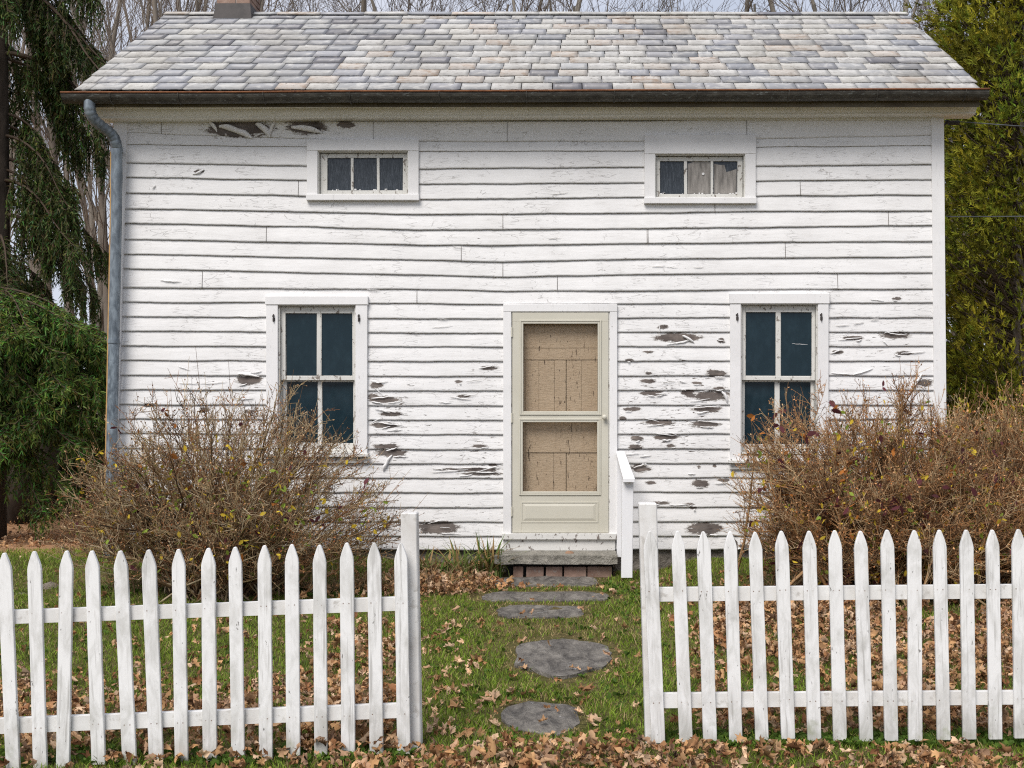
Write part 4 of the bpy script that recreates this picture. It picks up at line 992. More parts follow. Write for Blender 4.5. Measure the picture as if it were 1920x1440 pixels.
# ------------------------------------------------------------------ bare trees
def grow_tree(seed, H, nst, spread, r0, levels, bark=(.2, .17, .14), wide=.35, dens=1.0, tcol=None, twigr=1.):
    rs = random.Random(seed); tr = Seg(); br = Seg(); tcol = tcol or bark
    def br_rec(p, d, L, r, lv):
        n = 5 if lv < 2 else 4; q = p
        for k in range(n):
            d = (d + rv(rs, .07 + .035 * lv) + Vector((0, 0, .07 + .02 * lv))).normalized(); w = q + d * L / n
            ra = r * (1 - .72 * k / n); rb = r * (1 - .72 * (k + 1) / n)
            kk = .8 + .4 * rs.random(); c = tuple(x * kk for x in (bark if lv < 2 else tcol))
            (tr if lv == 0 else br).add(q, w, ra, rb, c)
            if lv < levels and (k > 0 or lv > 0):
                for _ in range(int((1.3 if lv == 0 else 1.7) * dens + rs.random() * 1.1)):
                    s = rs.random(); pd = rv(rs); pd = (pd - d * pd.dot(d)).normalized(); an = wide * (.7 + .6 * rs.random())
                    nd = (d * math.cos(an) + pd * math.sin(an)).normalized()
                    br_rec(q.lerp(w, s), nd, L * (.34 + .22 * rs.random()) * (1.0 if lv else 1 - .35 * k / n), max(rb * (.55 if lv == 0 else .6), .004 * twigr), lv + 1)
            q = w
    for i in range(nst):
        a = rs.random() * 6.28; d = Vector((math.cos(a) * spread * rs.random(), math.sin(a) * spread * rs.random(), 1)).normalized()
        br_rec(Vector((math.cos(a) * .25 * (nst > 1), math.sin(a) * .25 * (nst > 1), -.1)), d, H * (.75 + .3 * rs.random()), r0 * (.7 + .5 * rs.random()), 0)
    return tr, br
TA = []
for sd, H, ns, sp, r0 in ((1, 14, 3, .16, .085), (2, 15, 2, .12, .10), (3, 13, 4, .25, .07), (4, 14.5, 3, .22, .09)):
    TA.append(grow_tree(sd, H, ns, sp, r0, 3, (.20, .175, .145), .34, .80, (.165, .13, .10), 1.4))
for sd, H, ns, sp, r0 in ((11, 13.5, 1, .15, .17), (12, 13, 2, .3, .13), (13, 14, 2, .4, .12)):
    TA.append(grow_tree(sd, H, ns, sp, r0, 3, (.20, .18, .15), .60, 1.1, (.13, .105, .085), 1.5))
tree_meshes = []
def tree_from(k, loc, rz, sc, label, group):
    e = empty('bare_tree', loc, label, 'tree', group, rz); e.scale = (sc, sc, sc)
    if len(tree_meshes) <= k: tree_meshes.extend([None] * (k + 1 - len(tree_meshes)))
    if tree_meshes[k] is None:
        a = TA[k][0].obj('trunk', M['stem'], e, 6); b = TA[k][1].obj('crown', M['stem'], e, 3); tree_meshes[k] = (a, b)
    else:
        for q in tree_meshes[k]: c = q.copy(); COL.objects.link(c); c.parent = e
    return e
def bare(px, D, k, sc, label, group): 
    x = wx(px, D); y = D - CD; return tree_from(k, (x, y, gzf(x, y) - .1), rnd.random() * 6.28, sc, label, group)
r2 = random.Random(5)
for i in range(14):     # the wood left of the house
    px = -60 + 400 * (i + r2.random()) / 14; D = 23 + 20 * r2.random()
    bare(px, D, r2.randrange(4), .9 + .35 * r2.random() + (D - 23) * .02, 'thin bare grey brown tree in the wood left of the house', 'bare trees in the wood left of the house')
for i in range(18):     # upright bare trees beyond the ridge
    px = 330 + 660 * (i + r2.random() * .8) / 18; D = 24 + 8 * r2.random()
    bare(px, D, r2.choice((0, 2, 4, 5, 6)), .78 + .14 * r2.random(), 'bare tree with upright twigs rising behind the left half of the ridge', 'upright bare trees behind the left half of the ridge')
for i, px in enumerate((1030, 1130, 1215, 1330, 1395, 1470, 1530, 1600, 1660, 1730, 1790)):
    bare(px, 19 + 5 * r2.random(), 4 + i % 3, .72 + .14 * r2.random(), 'broad bare tree with spreading limbs behind the right half of the ridge', 'spreading bare trees behind the right half of the ridge')
for i in range(10):
    bare(1780 + i * 22, 26 + 10 * r2.random(), r2.randrange(4), 1, 'bare tree glimpsed through the evergreen right of the house', 'bare trees behind the right evergreen')

# ------------------------------------------------------------------ spruces (left) : boughs with hanging or upturned branchlets
def quads_along(P, Dv, Ln, Wd, rg):
    n = len(P); Dv = Dv / (np.linalg.norm(Dv, axis=1, keepdims=True) + 1e-9); r = rg.normal(size=(n, 3)); U = np.cross(Dv, r); U /= np.linalg.norm(U, axis=1, keepdims=True) + 1e-9
    Ln = Ln[:, None]; Wd = Wd[:, None]
    V = np.stack([P - U * Wd * .5, P + U * Wd * .5, P + Dv * Ln + U * Wd * .12, P + Dv * Ln - U * Wd * .12], 1).reshape(-1, 3)
    Q = (np.arange(n) * 4)[:, None] + np.arange(4)[None]; return V, Q
def spruce(seed, base, H, r0, boughs, label, colA, colB, hang=1.0, needle=.035, nst=26):
    """boughs: (z, azimuth, length, droop)"""
    rs = random.Random(seed); rg = np.random.default_rng(seed); e = empty('spruce_tree', base, label, 'tree')
    t = MB(); t.tube([(0, 0, -.2), (0.02, 0, H * .3), (0, .03, H * .65), (0, 0, H)], [r0, r0 * .8, r0 * .5, .02], 14); t.build('trunk', M['darkbark'], e, smooth=True)
    sg = Seg(); P = []; Dd = []; C = []
    for (z, az, L, dr) in boughs:
        d = Vector((math.cos(az), math.sin(az), .05)); p = Vector((0, 0, z)); n = 14; r = .028 * min(1.3, L / 2)
        shade = .7 + .6 * rs.random()
        for k in range(n):
            t_ = k / n; d = (d + Vector((0, 0, -dr * (.16 if t_ < .6 else -.10))) + rv(rs, .03)).normalized(); q = p + d * L / n
            sg.add(p, q, r * (1 - .9 * t_), r * (1 - .9 * (k + 1) / n), (.07, .05, .035))
            if t_ > .12:
                side = Vector((-math.sin(az), math.cos(az), 0))
                for w in range(int(nst * (1 / n) * (1.4))):
                    s = rs.choice((-1, 1)); a = p.lerp(q, rs.random()); sl = (.15 + .55 * rs.random()) * (1 - .55 * t_) * min(1, L / 2)
                    dd = (side * s * .8 + d * .6 + rv(rs, .12) + Vector((0, 0, -.1))).normalized(); pp = a; m_ = 5
                    for v in range(m_):
                        dd = (dd + Vector((0, 0, -.16 * hang))).normalized(); qq = pp + dd * sl / m_; sg.add(pp, qq, .006, .004, (.07, .05, .035))
                        # needles on the side shoot
                        for y in range(4): P.append(pp.lerp(qq, rs.random())); Dd.append(dd + rv(rs, .55)); kk = shade * (.7 + .6 * rs.random()); C.append(tuple((colA[i] + (colB[i] - colA[i]) * rs.random()) * kk for i in range(3)))
                        # hanging shoots
                        if rs.random() < .9:
                            hl = (.10 + .42 * rs.random()) * hang if hang > .4 else .1; hd = Vector((rs.gauss(0, .08), rs.gauss(0, .08), -1 if hang > .4 else .3)) + (dd * .6 if hang <= .4 else Vector()); hp = qq; nn = max(2, int(hl / .05))
                            for y in range(nn):
                                hq = hp + hd * hl / nn
                                for zz in range(3): P.append(hp); Dd.append(hd + rv(rs, .42)); kk = shade * (.6 + .7 * rs.random()); C.append(tuple((colA[i] + (colB[i] - colA[i]) * rs.random()) * kk for i in range(3)))
                                hp = hq
                        pp = qq
            p = q
        for y in range(12): P.append(p); Dd.append(d + rv(rs, .3)); C.append(tuple(colB[i] * shade for i in range(3)))
    sg.obj('boughs', M['stem'], e, 4)
    n = len(P); V, Q = quads_along(np.array(P), np.array(Dd), needle * (.7 + .8 * rg.random(n)), needle * (.22 + .16 * rg.random(n)), rg)
    npmesh('foliage', V, [Q], M['needle'], e, attrs={'Col': np.repeat(np.array(C), 4, axis=0)})
    return e
rs_ = random.Random(77)
D_ = 16.0; bx_, by_ = wx(0, D_), D_ - CD
bl = []
for i in range(60):
    z = .9 + 9.0 * i / 60; az = rs_.choice((0, 0, -.5, .5, -1.2, 1.2, math.pi, 2.4, -2.2)) + rs_.gauss(0, .3)
    L = 1.45 + .55 * rs_.random() - .05 * abs(z - 4); bl.append((z, az, L, .75 + .6 * rs_.random()))
bl += [(7.1, -.25, 2.6, .9), (7.2, .1, 1.9, .9), (6.2, .0, 2.4, .9), (6.9, -.1, 2.3, .8)]
spruce(3, (bx_, by_, gzf(bx_, by_)), 13, .13, bl, 'tall dark spruce with hanging boughs at the left edge', (.030, .045, .012), (.085, .110, .028), 1.0, .060, 32)
D_ = 13.6; bx_, by_ = wx(-10, D_), D_ - CD; bl = []
for i in range(62):
    z = 1.15 + 1.75 * rs_.random() ** .7; az = rs_.gauss(-.45, 1.0); bl.append((z, az, (1.35 + .35 * rs_.random()) * (1.1 - .14 * (z - 1)), .35 + .4 * rs_.random()))
spruce(8, (bx_, by_, gzf(bx_, by_)), 3.1, .13, bl, 'younger bright green spruce low at the left edge beside the house', (.040, .075, .015), (.13, .19, .04), .45, .055, 38)
# dark old trunks low on the left
for px, D_, r_ in ((32, 15.2, .13), (88, 15.8, .15)):
    c = Vector((wx(px, D_), D_ - CD, -.1)); e = empty('conifer_trunk', c, 'dark bare lower trunk under the spruces, %s' % ('nearer the left picture edge' if px < 50 else 'wider one nearer the house'), 'tree')
    t = MB(); t.tube([(0, 0, 0), (.02, 0, .7), (.03, 0, 1.4), (0, 0, 2.2), (0, 0, 3.0)], [r_ * 1.25, r_, r_ * .8, r_ * .45, .03], 12); t.build('trunk', M['darkbark'], e, smooth=True)
    for i in range(14):
        sg = Seg(); z = .7 + rs_.random() * 1.9; az = rs_.random() * 6.28; d = Vector((math.cos(az), math.sin(az), -.15)); p = Vector((0, 0, z))
        for k in range(6):
            q = p + d * .18; sg.add(p, q, .010 * (1 - k / 7), .010 * (1 - (k + 1) / 7), (.08, .06, .045)); d = (d + rv(rs_, .15) + Vector((0, 0, -.1))).normalized(); p = q
        sg.obj('dead_branch', M['stem'], e)

# ------------------------------------------------------------------ arborvitae (right)
def arborvitae(seed, base, H, rad, ncl, label):
    rs = random.Random(seed); rg = np.random.default_rng(seed); e = empty('arborvitae', base, label, 'tree')
    t = MB(); t.tube([(0, 0, -.2), (0, 0, H * .4), (.05, 0, H * .8), (0, 0, H)], [.2, .15, .07, .02], 12); t.build('trunk', M['bark'], e, smooth=True)
    sg = Seg(); P = []; Dd = []; C = []; Sz = []
    for i in range(ncl):
        z = .25 + (H - .4) * rs.random(); rr = rad * (1 - (z / H) ** 3.2 * .8) * min(1, .65 + z * .25); az = rs.random() * 6.28; q = rr * (.55 + .5 * rs.random() ** .6) * (1 + .16 * math.sin(z * 2.3 + az * 2))
        c = Vector((math.cos(az) * q, math.sin(az) * q, z)); b = Vector((0, 0, z - .6 * q)); m1 = b.lerp(c, .5) + Vector((0, 0, -.08))
        sg.add(b, m1, .018, .012, (.10, .075, .055)); sg.add(m1, c, .012, .006, (.10, .075, .055))
        gold = .5 + .5 * mnoise.noise(Vector((c.x * .9, c.y * .9, c.z * .9))); gold = min(1, max(0, gold + rs.gauss(0, .16))); clump = .30 + 1.05 * rs.random() ** 1.2
        out = Vector((math.cos(az), math.sin(az), .7)).normalized(); cr = .09 + .12 * rs.random()
        for k in range(30):
            p = c + Vector((rs.gauss(0, cr), rs.gauss(0, cr), rs.gauss(0, cr * 1.1))); P.append(p); Dd.append((out * .8 + (p - c) * 2.2 + rv(rs, .25)).normalized()); g = gold + rs.gauss(0, .15); g = min(1, max(0, g)); kk = clump * (.65 + .7 * rs.random())
            C.append(((.16 + .25 * g) * kk, (.245 + .10 * g) * kk, (.030 + .006 * g) * kk)); Sz.append(.08 + .07 * rs.random())
    sg.obj('limbs', M['stem'], e, 4)
    P = np.array(P); Dd = np.array(Dd); Sz = np.array(Sz); n = len(P); r = rg.normal(size=(n, 3)); r[:, 2] *= .4; U = np.cross(Dd, r); U /= np.linalg.norm(U, axis=1, keepdims=True) + 1e-9
    VV = []; QQ = []; CC = []; off = 0
    for (a, s0, ln) in ((0, 0, 1), (.55, .12, .72), (-.55, .12, .72), (1.0, .3, .45), (-1.0, .3, .45), (.5, .5, .42), (-.5, .5, .42)):
        dd = Dd * math.cos(a) + U * math.sin(a); Pp = P + Dd * (s0 * Sz)[:, None]
        V, Q = quads_along(Pp, dd + rg.normal(size=(n, 3)) * .12, Sz * ln, Sz * .15, rg); VV.append(V); QQ.append(Q + off); off += len(V); CC.append(np.repeat(np.array(C), 4, axis=0))
    npmesh('foliage', np.concatenate(VV), [np.concatenate(QQ)], M['foliage'], e, attrs={'Col': np.concatenate(CC)})
    return e
D_ = 15.2; x_ = wx(1925, D_); arborvitae(4, (x_, D_ - CD, gzf(x_, D_ - CD)), 9.3, 1.22, 1050, 'tall olive and gold arborvitae right of the house')
D_ = 17.5; x_ = wx(2010, D_); arborvitae(6, (x_, D_ - CD, gzf(x_, D_ - CD)), 8.6, 1.5, 700, 'second arborvitae behind, at the right edge of the picture')

# ------------------------------------------------------------------ overhead wires at the right
def wire(pts, label, ins=None):
    m = MB(); n = 16; a, b = pts; Q = [a.lerp(b, i / n) - Vector((0, 0, .03 * math.sin(math.pi * i / n))) for i in range(n + 1)]; m.tube(Q, .005, 6)
    o = m.build('overhead_wire', M['wire'], None, smooth=True, loc=a); tag(o, label, 'wire')
    if ins:
        m = MB(); c = a.lerp(b, .012); m.tube([a + Vector((-.02, 0, -.05)), a + Vector((.03, 0, 0)), c + Vector((0, 0, -.02))], .012, 8); m.tube([c + Vector((.0, 0, -.02)), c + Vector((.10, 0, -.02))], .022, 10); q = m.build('insulator', M['lead'], o); q.matrix_parent_inverse = Matrix.Translation(-a)
wire((at(1772, 226, 11.1), at(2300, 248, 10.6)), 'upper overhead wire fixed with an insulator to the right house corner', True)
wire((at(1774, 406, 11.4), at(2300, 388, 11.0)), 'lower overhead wire crossing in front of the arborvitae')

# ------------------------------------------------------------------ weathered stake behind the right fence
m = MB(); a = [at(1376, 1098, 9.4), at(1385, 1098, 9.4), at(1383, 1016, 9.4), at(1377, 1010, 9.4)]; m.hexa(a, [p + Vector((0, .03, 0)) for p in a])
o = m.build('wooden_stake', M['oldwood_lip_shade'], None, loc=tuple(at(1380, 1098, 9.4))); tag(o, 'dark weathered wooden stake standing in the yard behind the right picket fence', 'stake')

# ------------------------------------------------------------------ iris clumps beside the step
def blades(name, base, n, L, spread, cols, label, cat, seed, group=None):
    rs = random.Random(seed); V = []; Fc = []; C = []
    for i in range(n):
        a = rs.random() * 6.28; lean = spread * rs.random(); l = L * (.5 + .6 * rs.random()); w = .008 + .008 * rs.random(); b = Vector((rs.gauss(0, .07), rs.gauss(0, .05), 0)); u = Vector((-math.sin(a), math.cos(a), 0)); c = cols[rs.randrange(len(cols))]; k0 = len(V); n_ = 5; kk = .7 + .6 * rs.random()
        for k in range(n_ + 1):
            t = k / n_; p = b + Vector((math.cos(a), math.sin(a), 0)) * (lean * l * t * t) + Vector((0, 0, l * t * (1 - .25 * lean * t))); ww = w * (1 - t) ** .5 + .0006; V += [tuple(p - u * ww), tuple(p + u * ww)]; C += [tuple(x * kk for x in c)] * 2
        for k in range(n_): q = k0 + 2 * k; Fc.append((q, q + 1, q + 3, q + 2))
    o = npmesh(name, V, [np.array(Fc)], M['foliage'], None, attrs={'Col': np.array(C)}, loc=base); return tag(o, label, cat, group)
gi = [(.16, .24, .05), (.22, .26, .08), (.11, .18, .04), (.40, .26, .11), (.30, .20, .09)]
for px, D_, L, n, lab in ((920, 10.65, .24, 46, 'sharp green iris clump directly left of the doorstep'), (862, 10.55, .22, 42, 'green iris clump in the middle of the three below the left wall'), (805, 10.5, .17, 40, 'shortest leafy iris clump nearest the left gate post')):
    x = wx(px, D_); blades('iris_clump', (x, D_ - CD, gzf(x, D_ - CD)), int(n * 1.5), L * 1.7, 1.3, gi, lab, 'iris', int(px), 'iris clumps along the wall')

# ------------------------------------------------------------------ grass, litter
def topx(X, Y, Z=None):
    D = Y + CD; Z = gz(X, Y) if Z is None else Z
    return CX + X * F / D, CY - (Z - CH) * F / D
def in_flag(X, Y, s=1.0):
    m = np.zeros(len(X), bool)
    for poly in flag_poly:
        p = np.array(poly); c = p.mean(0); p = c + (p - c) * s; inside = np.zeros(len(X), bool); j = len(p) - 1
        for i in range(len(p)):
            cond = ((p[i, 1] > Y) != (p[j, 1] > Y)) & (X < (p[j, 0] - p[i, 0]) * (Y - p[i, 1]) / (p[j, 1] - p[i, 1] + 1e-12) + p[i, 0]); inside ^= cond; j = i
        m |= inside
    return m
def G(px, py, cx, cy, sx, sy): return np.exp(-((px - cx) / sx) ** 2 - ((py - cy) / sy) ** 2)
def nfield(X, Y, s, sd):
    # cheap smooth noise
    out = np.zeros(len(X))
    rg = np.random.default_rng(sd)
    for k in range(14):
        a = rg.random() * 6.28; f = s * (.5 + 1.4 * rg.random()); ph = rg.random() * 6.28; out += np.sin((X * math.cos(a) + Y * math.sin(a)) * f + ph)
    return out / 14 ** .5 * .7
def litter_density(X, Y):
    px, py = topx(X, Y); n1 = nfield(X, Y, 5.5, 3); n2 = nfield(X, Y, 14, 4)
    d = .015 + .0 * px
    d = d + 1.3 * sstep(1398, 1425, py) * sstep(700, 840, px) * (.65 + .5 * n1)                # drift in front of the fences
    d = d - .7 * sstep(1398, 1425, py) * sstep(1560, 1600, px) * (1 - sstep(1412, 1440, py))
    d = d + 1.1 * G(0, py, 0, 1365, 1, 62) * (1 - sstep(690, 760, px)) * (1.05 + .4 * n1)        # heap along the left fence
    d = d + .45 * sstep(560, 640, px) * (1 - sstep(740, 800, px)) * sstep(1150, 1200, py)
    d = d + .14 * (1 - sstep(700, 760, px)) * sstep(1120, 1180, py) * np.clip(.6 + n2, 0, 2)
    d = d + 1.15 * sstep(1290, 1345, px) * sstep(1108, 1150, py) * (1 - sstep(1372, 1392, py)) * np.clip(.85 + .75 * n1 + .3 * n2, 0, 1.5)   # under the right shrubs
    d = d + .18 * sstep(1240, 1290, px) * sstep(1108, 1150, py) * (1 - sstep(1290, 1345, px)) * np.clip(.6 + n2, 0, 2)
    d = d + 1.9 * G(px, py, 870, 1082, 100, 24) + 1.6 * G(px, py, 820, 1105, 55, 32) + .9 * G(px, py, 700, 1105, 200, 18)      # pile beside the step
    d = d + .5 * G(px, py, 1500, 1115, 250, 22)
    gate = (px > 792) & (px < 1205) & (py > 1120) & (py < 1396)
    d = np.where(gate, 0, d)                                                                   # the gateway's leaves are single ones
    d = d + .8 * ((Y > .8) & (X < -4.0))
    return np.clip(d, 0, 1.6)
# curled maple leaf template: lobed outline round a centre
OUT = [(0, -.15), (.10, .02), (.34, -.12), (.30, .08), (.52, .22), (.36, .32), (.42, .52), (.22, .46), (.16, .62), (0, .95), (-.16, .62), (-.22, .46), (-.42, .52), (-.36, .32), (-.52, .22), (-.30, .08), (-.34, -.12), (-.10, .02)]
def maple(n, X, Y, Z, size, rg, cols, curl=1.0, tilt=.55):
    T = np.array([(0, .28)] + OUT); T = T - np.array([0, .3]); m = len(T)
    cu = curl * (.5 + 1.3 * rg.random(n)); ax = rg.random(n) * 6.28; ph = rg.random(n) * 6.28
    u = T[None, :, 0] * np.cos(ax)[:, None] + T[None, :, 1] * np.sin(ax)[:, None]; v = -T[None, :, 0] * np.sin(ax)[:, None] + T[None, :, 1] * np.cos(ax)[:, None]
    # roll about the v axis, radius from curl
    ang = u * cu[:, None] * 2.6; rad = 1 / (cu[:, None] * 2.6)
    x = rad * np.sin(ang); z = rad * (1 - np.cos(ang)) * np.where(rg.random(n) < .55, 1, -1)[:, None]
    z = z + .13 * np.sin(v * 7 + ph[:, None]) * (np.abs(v) + .2) + rg.normal(size=(n, m)) * .05; y = v * (1 - .12 * np.abs(np.sin(ph))[:, None])
    x = x * (.6 + .5 * rg.random((n, 1))); y = y * (.75 + .35 * rg.random((n, 1)))
    x = x + rg.normal(size=(n, m)) * .05; y = y + rg.normal(size=(n, m)) * .05
    L = np.stack([x, y, z], 2) * size[:, None, None]
    rx = rg.normal(size=n) * tilt; ry = rg.normal(size=n) * tilt; rz = rg.random(n) * 6.28
    cxx, sxx, cyy, syy, czz, szz = np.cos(rx), np.sin(rx), np.cos(ry), np.sin(ry), np.cos(rz), np.sin(rz)
    Rm = np.zeros((n, 3, 3)); Rm[:, 0, 0] = czz * cyy; Rm[:, 0, 1] = czz * syy * sxx - szz * cxx; Rm[:, 0, 2] = czz * syy * cxx + szz * sxx
    Rm[:, 1, 0] = szz * cyy; Rm[:, 1, 1] = szz * syy * sxx + czz * cxx; Rm[:, 1, 2] = szz * syy * cxx - czz * sxx; Rm[:, 2, 0] = -syy; Rm[:, 2, 1] = cyy * sxx; Rm[:, 2, 2] = cyy * cxx
    L = np.einsum('nij,nmj->nmi', Rm, L); zmin = L[:, :, 2].min(1); L[:, :, 2] -= (zmin * .75)[:, None]
    L += np.stack([X, Y, Z], 1)[:, None]
    o = (np.arange(n) * m)[:, None]; k = m - 1
    Fi = np.concatenate([np.stack([o[:, 0], o[:, 0] + 1 + i, o[:, 0] + 1 + (i + 1) % k], 1) for i in range(k)], 0)
    return L.reshape(-1, 3), Fi, np.repeat(cols, m, axis=0)
LC = np.array([(.54, .31, .15), (.65, .41, .23), (.45, .235, .11), (.74, .52, .34), (.31, .145, .065), (.60, .35, .165), (.50, .31, .19)])
def leafcols(n, rg): return LC[rg.integers(0, len(LC), n)] * (.52 + .62 * rg.random((n, 1))) * np.where(rg.random((n, 1)) < .10, .5, 1)
rg = np.random.default_rng(19)
N = 150000
X = rg.uniform(-5.6, 4.6, N); Y = rg.uniform(-6.1, 0.0, N)
XB = rg.uniform(-9, -4.2, 9000); YB = rg.uniform(0.8, 7, 9000)
X = np.concatenate([X, XB]); Y = np.concatenate([Y, YB])
px, py = topx(X, Y)
dn = litter_density(X, Y); keep = (rg.random(len(X)) < dn * .25) & (px > -60) & (px < 1985) & (py < 1475) & ~((Y > -.06) & (X > XL - .1)) & ~in_flag(X, Y, .98)
keep |= (rg.random(len(X)) < .28) & (Y > .8) & (px > -60)
keep &= ~((X > -.75) & (X < .6) & (Y > -.62))
X, Y, dn = X[keep], Y[keep], dn[keep]; n = len(X)
sz = .032 + .056 * rg.random(n) ** 1.2; sz[Y > .8] *= .8
Zz = gz(X, Y) + .012 + rg.random(n) ** 1.5 * .075 * np.clip(dn, 0, 1)
V, Fi, C = maple(n, X, Y, Zz, sz, rg, leafcols(n, rg), 1.6, .85)
o = npmesh('leaf_litter', V, [Fi], M['dryleaf'], None, attrs={'Col': C}); tag(o, 'drifts of curled brown maple leaves covering the yard and ground by the fences', 'leaf litter', kind='stuff')
print('litter', n)
# single leaves lying in the gateway
gm = []
for i in range(8):
    V, Fi, C = maple(1, np.zeros(1), np.zeros(1), np.zeros(1), np.array([1.]), rg, leafcols(1, rg), 1.4, .5)
    me = bpy.data.meshes.new('fallen_leaf'); me.from_pydata([tuple(p) for p in V], [], [tuple(int(q) for q in f) for f in Fi]); me.materials.append(M['dryleaf'])
    ca = me.color_attributes.new('Col', 'FLOAT_COLOR', 'POINT'); ca.data.foreach_set('color', np.concatenate([C, np.ones((len(C), 1))], 1).astype(np.float32).ravel()); me.update(); gm.append(me)
SPEC = [(660 / 3 + 640, 1180, 1.0), (903, 1172, 1.2), (900, 1180, 1.3), (838, 1180, 1.1), (835, 1190, 1.2), (1000, 1157, .9), (985, 1166, .9), (838, 1207, 1.0), (857, 1245, 1.4), (895, 1245, 1.5), (904, 1252, 1.4), (883, 1252, 1.1), (929, 1315, 1.5), (910, 1322, 1.2), (847, 1300, 1.2), (1097, 1302, 1.5), (1088, 1312, 1.4), (1102, 1320, 1.0), (1086, 1328, 1.0), (1105, 1362, 1.4), (1115, 1358, 1.1), (985, 1210, .8), (974, 1208, .8), (978, 1249, 1.0), (1083, 1263, .7), (1072, 1262, .6), (845, 1370, 1.1), (1158, 1168, .8), (1113, 1185, .9), (1140, 1270, .9), (1180, 1270, 1.0), (962, 1303, .8), (922, 1355, .9), (1193, 1170, .9)]
spots = [(a, b, s) for a, b, s in SPEC]
while len(spots) < 175:
    a = rg.uniform(795, 1200); b = rg.uniform(1122, 1393); w = .10 + .75 * math.exp(-((a - 810) / 75) ** 2) * (.5 + .5 * (b > 1160)) + .45 * (b > 1380)
    if rg.random() < w: spots.append((a, b, rg.uniform(.55, 1.15)))
for i, (a, b, s) in enumerate(spots):
    p = ground_pt(a, b); o = bpy.data.objects.new('fallen_leaf', gm[i % 8]); COL.objects.link(o); onf = in_flag(np.array([p.x]), np.array([p.y]))[0]
    o.location = (p.x, p.y, p.z + (.03 if onf else .018)); k = .066 * s; o.scale = (k, k, k); o.rotation_euler = (rg.normal() * .3, rg.normal() * .3, rg.random() * 6.28)
    tag(o, 'dry tan maple leaf lying singly on the grass path between the fence ends', 'leaf', 'single maple leaves on the grass path')

# grass: short uneven blades over the whole yard
N = 520000
X = rg.uniform(-5.4, 4.4, N); D = 4.9 + (11.9 - 4.9) * rg.random(N) ** 1.15; Y = D - CD
px, py = topx(X, Y)
keep = (px > -50) & (px < 1975) & ~(in_flag(X, Y, .93) | (in_flag(X, Y, 1.0) & (rg.random(N) < .55))) & ~((Y > -.02) & (X > XL)) & ~((X > -.72) & (X < .45) & (Y > -.40))
gn = nfield(X, Y, 4.0, 9); gn2 = nfield(X, Y, 11, 10)
bare_ = litter_density(X, Y) * .5 + .55 * G(px, py, 1050, 1180, 160, 26) + .5 * G(px, py, 1120, 1290, 60, 30) * 0 + .8 * G(px, py, 1640, 1120, 420, 30) + .8 * G(px, py, 430, 1108, 320, 22) + .6 * sstep(.15, .6, Y) 
keep &= rg.random(N) > np.clip(bare_, 0, .93)
keep &= (rg.random(N) < .70 + .25 * gn) & (~in_flag(X, Y, 1.2) | (rg.random(N) < .45))
X, Y, gn, gn2, px, py = X[keep], Y[keep], gn[keep], gn2[keep], px[keep], py[keep]; n = len(X)
nearflag = in_flag(X, Y, 1.24)
h = (.015 + .026 * rg.random(n)) * (1 + .35 * gn2) * np.where(nearflag, .6, 1) * np.where(rg.random(n) < .04, 1.7, 1)
a = rg.random(n) * 6.28; ln = h * (.25 + .9 * rg.random(n)); dx, dy = np.cos(a) * ln, np.sin(a) * ln; w = .0016 + .0016 * rg.random(n); b = rg.random(n) * 6.28; ux, uy = np.cos(b) * w, np.sin(b) * w
Z = gz(X, Y) - .004
V = np.stack([np.stack([X - ux, Y - uy, Z], 1), np.stack([X + ux, Y + uy, Z], 1), np.stack([X + dx * .4 + ux * .8, Y + dy * .4 + uy * .8, Z + h * .62], 1), np.stack([X + dx * .4 - ux * .8, Y + dy * .4 - uy * .8, Z + h * .62], 1), np.stack([X + dx, Y + dy, Z + h], 1)], 1).reshape(-1, 3)
o_ = np.arange(n)[:, None] * 5
g1 = np.array([.140, .220, .020]); g2 = np.array([.25, .345, .040]); g3 = np.array([.42, .32, .15]); g4 = np.array([.075, .11, .018])
t = rg.random((n, 1)); C = g1 * (1 - t) + g2 * t; C = np.where((rg.random(n) < .20 + .10 * gn)[:, None], g4, C)
C = np.where((rg.random(n) < .09 + .10 * gn2 + .6 * nearflag + .5 * G(px, py, 1060, 1180, 150, 22))[:, None], g3 * (.6 + .7 * rg.random((n, 1))), C); C *= (.75 + .5 * rg.random((n, 1)))
o = npmesh('grass', V, [o_ + np.array([[0, 1, 2, 3]]), o_ + np.array([[3, 2, 4]])], M['grass'], None, attrs={'Col': np.repeat(C, 5, axis=0)})
tag(o, 'short patchy green grass of the front yard', 'grass', kind='stuff'); print('grass', n)

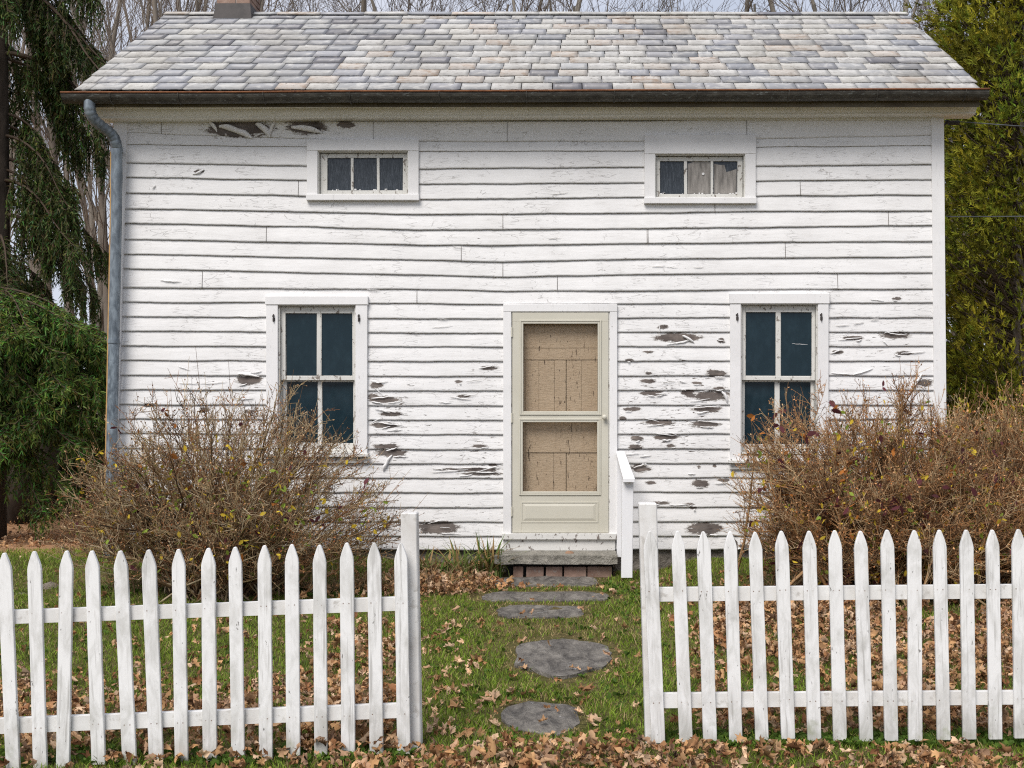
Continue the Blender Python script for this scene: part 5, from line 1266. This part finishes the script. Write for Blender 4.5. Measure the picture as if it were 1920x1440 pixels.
# broad-leaved weeds along the foot of the fences
pts, dirs, szs, cols = [], [], [], []
for (a, b, c, d, q) in ((0, 780, 1405, 1438, 340), (1230, 1920, 1378, 1404, 620), (800, 1200, 1130, 1390, 200), (0, 780, 1150, 1300, 160), (1240, 1900, 1130, 1300, 90), (180, 760, 1085, 1120, 160), (1130, 1240, 1090, 1140, 90), (770, 960, 1035, 1075, 140)):
    for _ in range(q):
        p = ground_pt(rnd.uniform(a, b), rnd.uniform(c, d)); k0 = rnd.randrange(2, 6)
        if in_flag(np.array([p.x]), np.array([p.y]), 1.05)[0]: continue
        for _k in range(k0):
            an = rnd.random() * 6.28; pts.append(p + Vector((0, 0, .008))); dirs.append((math.cos(an), math.sin(an), .3 + .8 * rnd.random())); szs.append(.018 + .022 * rnd.random()); g = .6 + .7 * rnd.random(); cols.append((.085 * g, .15 * g, .022 * g))
o = leaves_mesh('weeds', pts, dirs, szs, cols, M['foliage'], None, np.random.default_rng(3), .7); tag(o, 'low broad leaved weeds growing through the grass', 'weeds', kind='stuff')

# brown undergrowth at the edge of the wood, far left; dead stalks in the shrub bases
sg = Seg(); r3 = random.Random(4)
for i in range(2600):
    D_ = 15.5 + 8 * r3.random(); x = wx(r3.uniform(-80, 330), D_); y = D_ - CD; p = Vector((x, y, gzf(x, y))); d = (Vector((0, 0, 1)) + rv(r3, .35)).normalized(); L = .25 + .6 * r3.random(); k = .6 + .7 * r3.random()
    for q in range(3): e_ = p + d * L / 3; sg.add(p, e_, .006, .004, (.24 * k, .14 * k, .085 * k)); d = (d + rv(r3, .3)).normalized(); p = e_
o = sg.obj('undergrowth', M['stem'], None, 3); tag(o, 'brown leafless undergrowth at the edge of the left wood', 'undergrowth', kind='stuff')
sg = Seg()
for i in range(2300):
    zone = r3.random()
    a_, b_ = (ground_pt(r3.uniform(200, 960), r3.uniform(1078, 1112)), 1) if zone < .5 else (ground_pt(r3.uniform(1420, 1940), r3.uniform(1075, 1130)), 1)
    if a_.x > -.75 and a_.x < .6: continue
    p = a_; d = (Vector((0, 0, .7)) + rv(r3, .6)).normalized(); L = .08 + .22 * r3.random(); k = .6 + .7 * r3.random(); c = (.28 * k, .20 * k, .11 * k) if r3.random() < .75 else (.12 * k, .16 * k, .04 * k)
    for q in range(3): e_ = p + d * L / 3; e_.z = max(e_.z, p.z if False else .0); sg.add(p, e_, .0026, .0016, c); d = (d + rv(r3, .35) + Vector((0, 0, -.12))).normalized(); p = e_
o = sg.obj('dead_stalks', M['stem'], None, 3); tag(o, 'tangle of dead grass stalks under the shrubs along the wall', 'dead grass', kind='stuff')
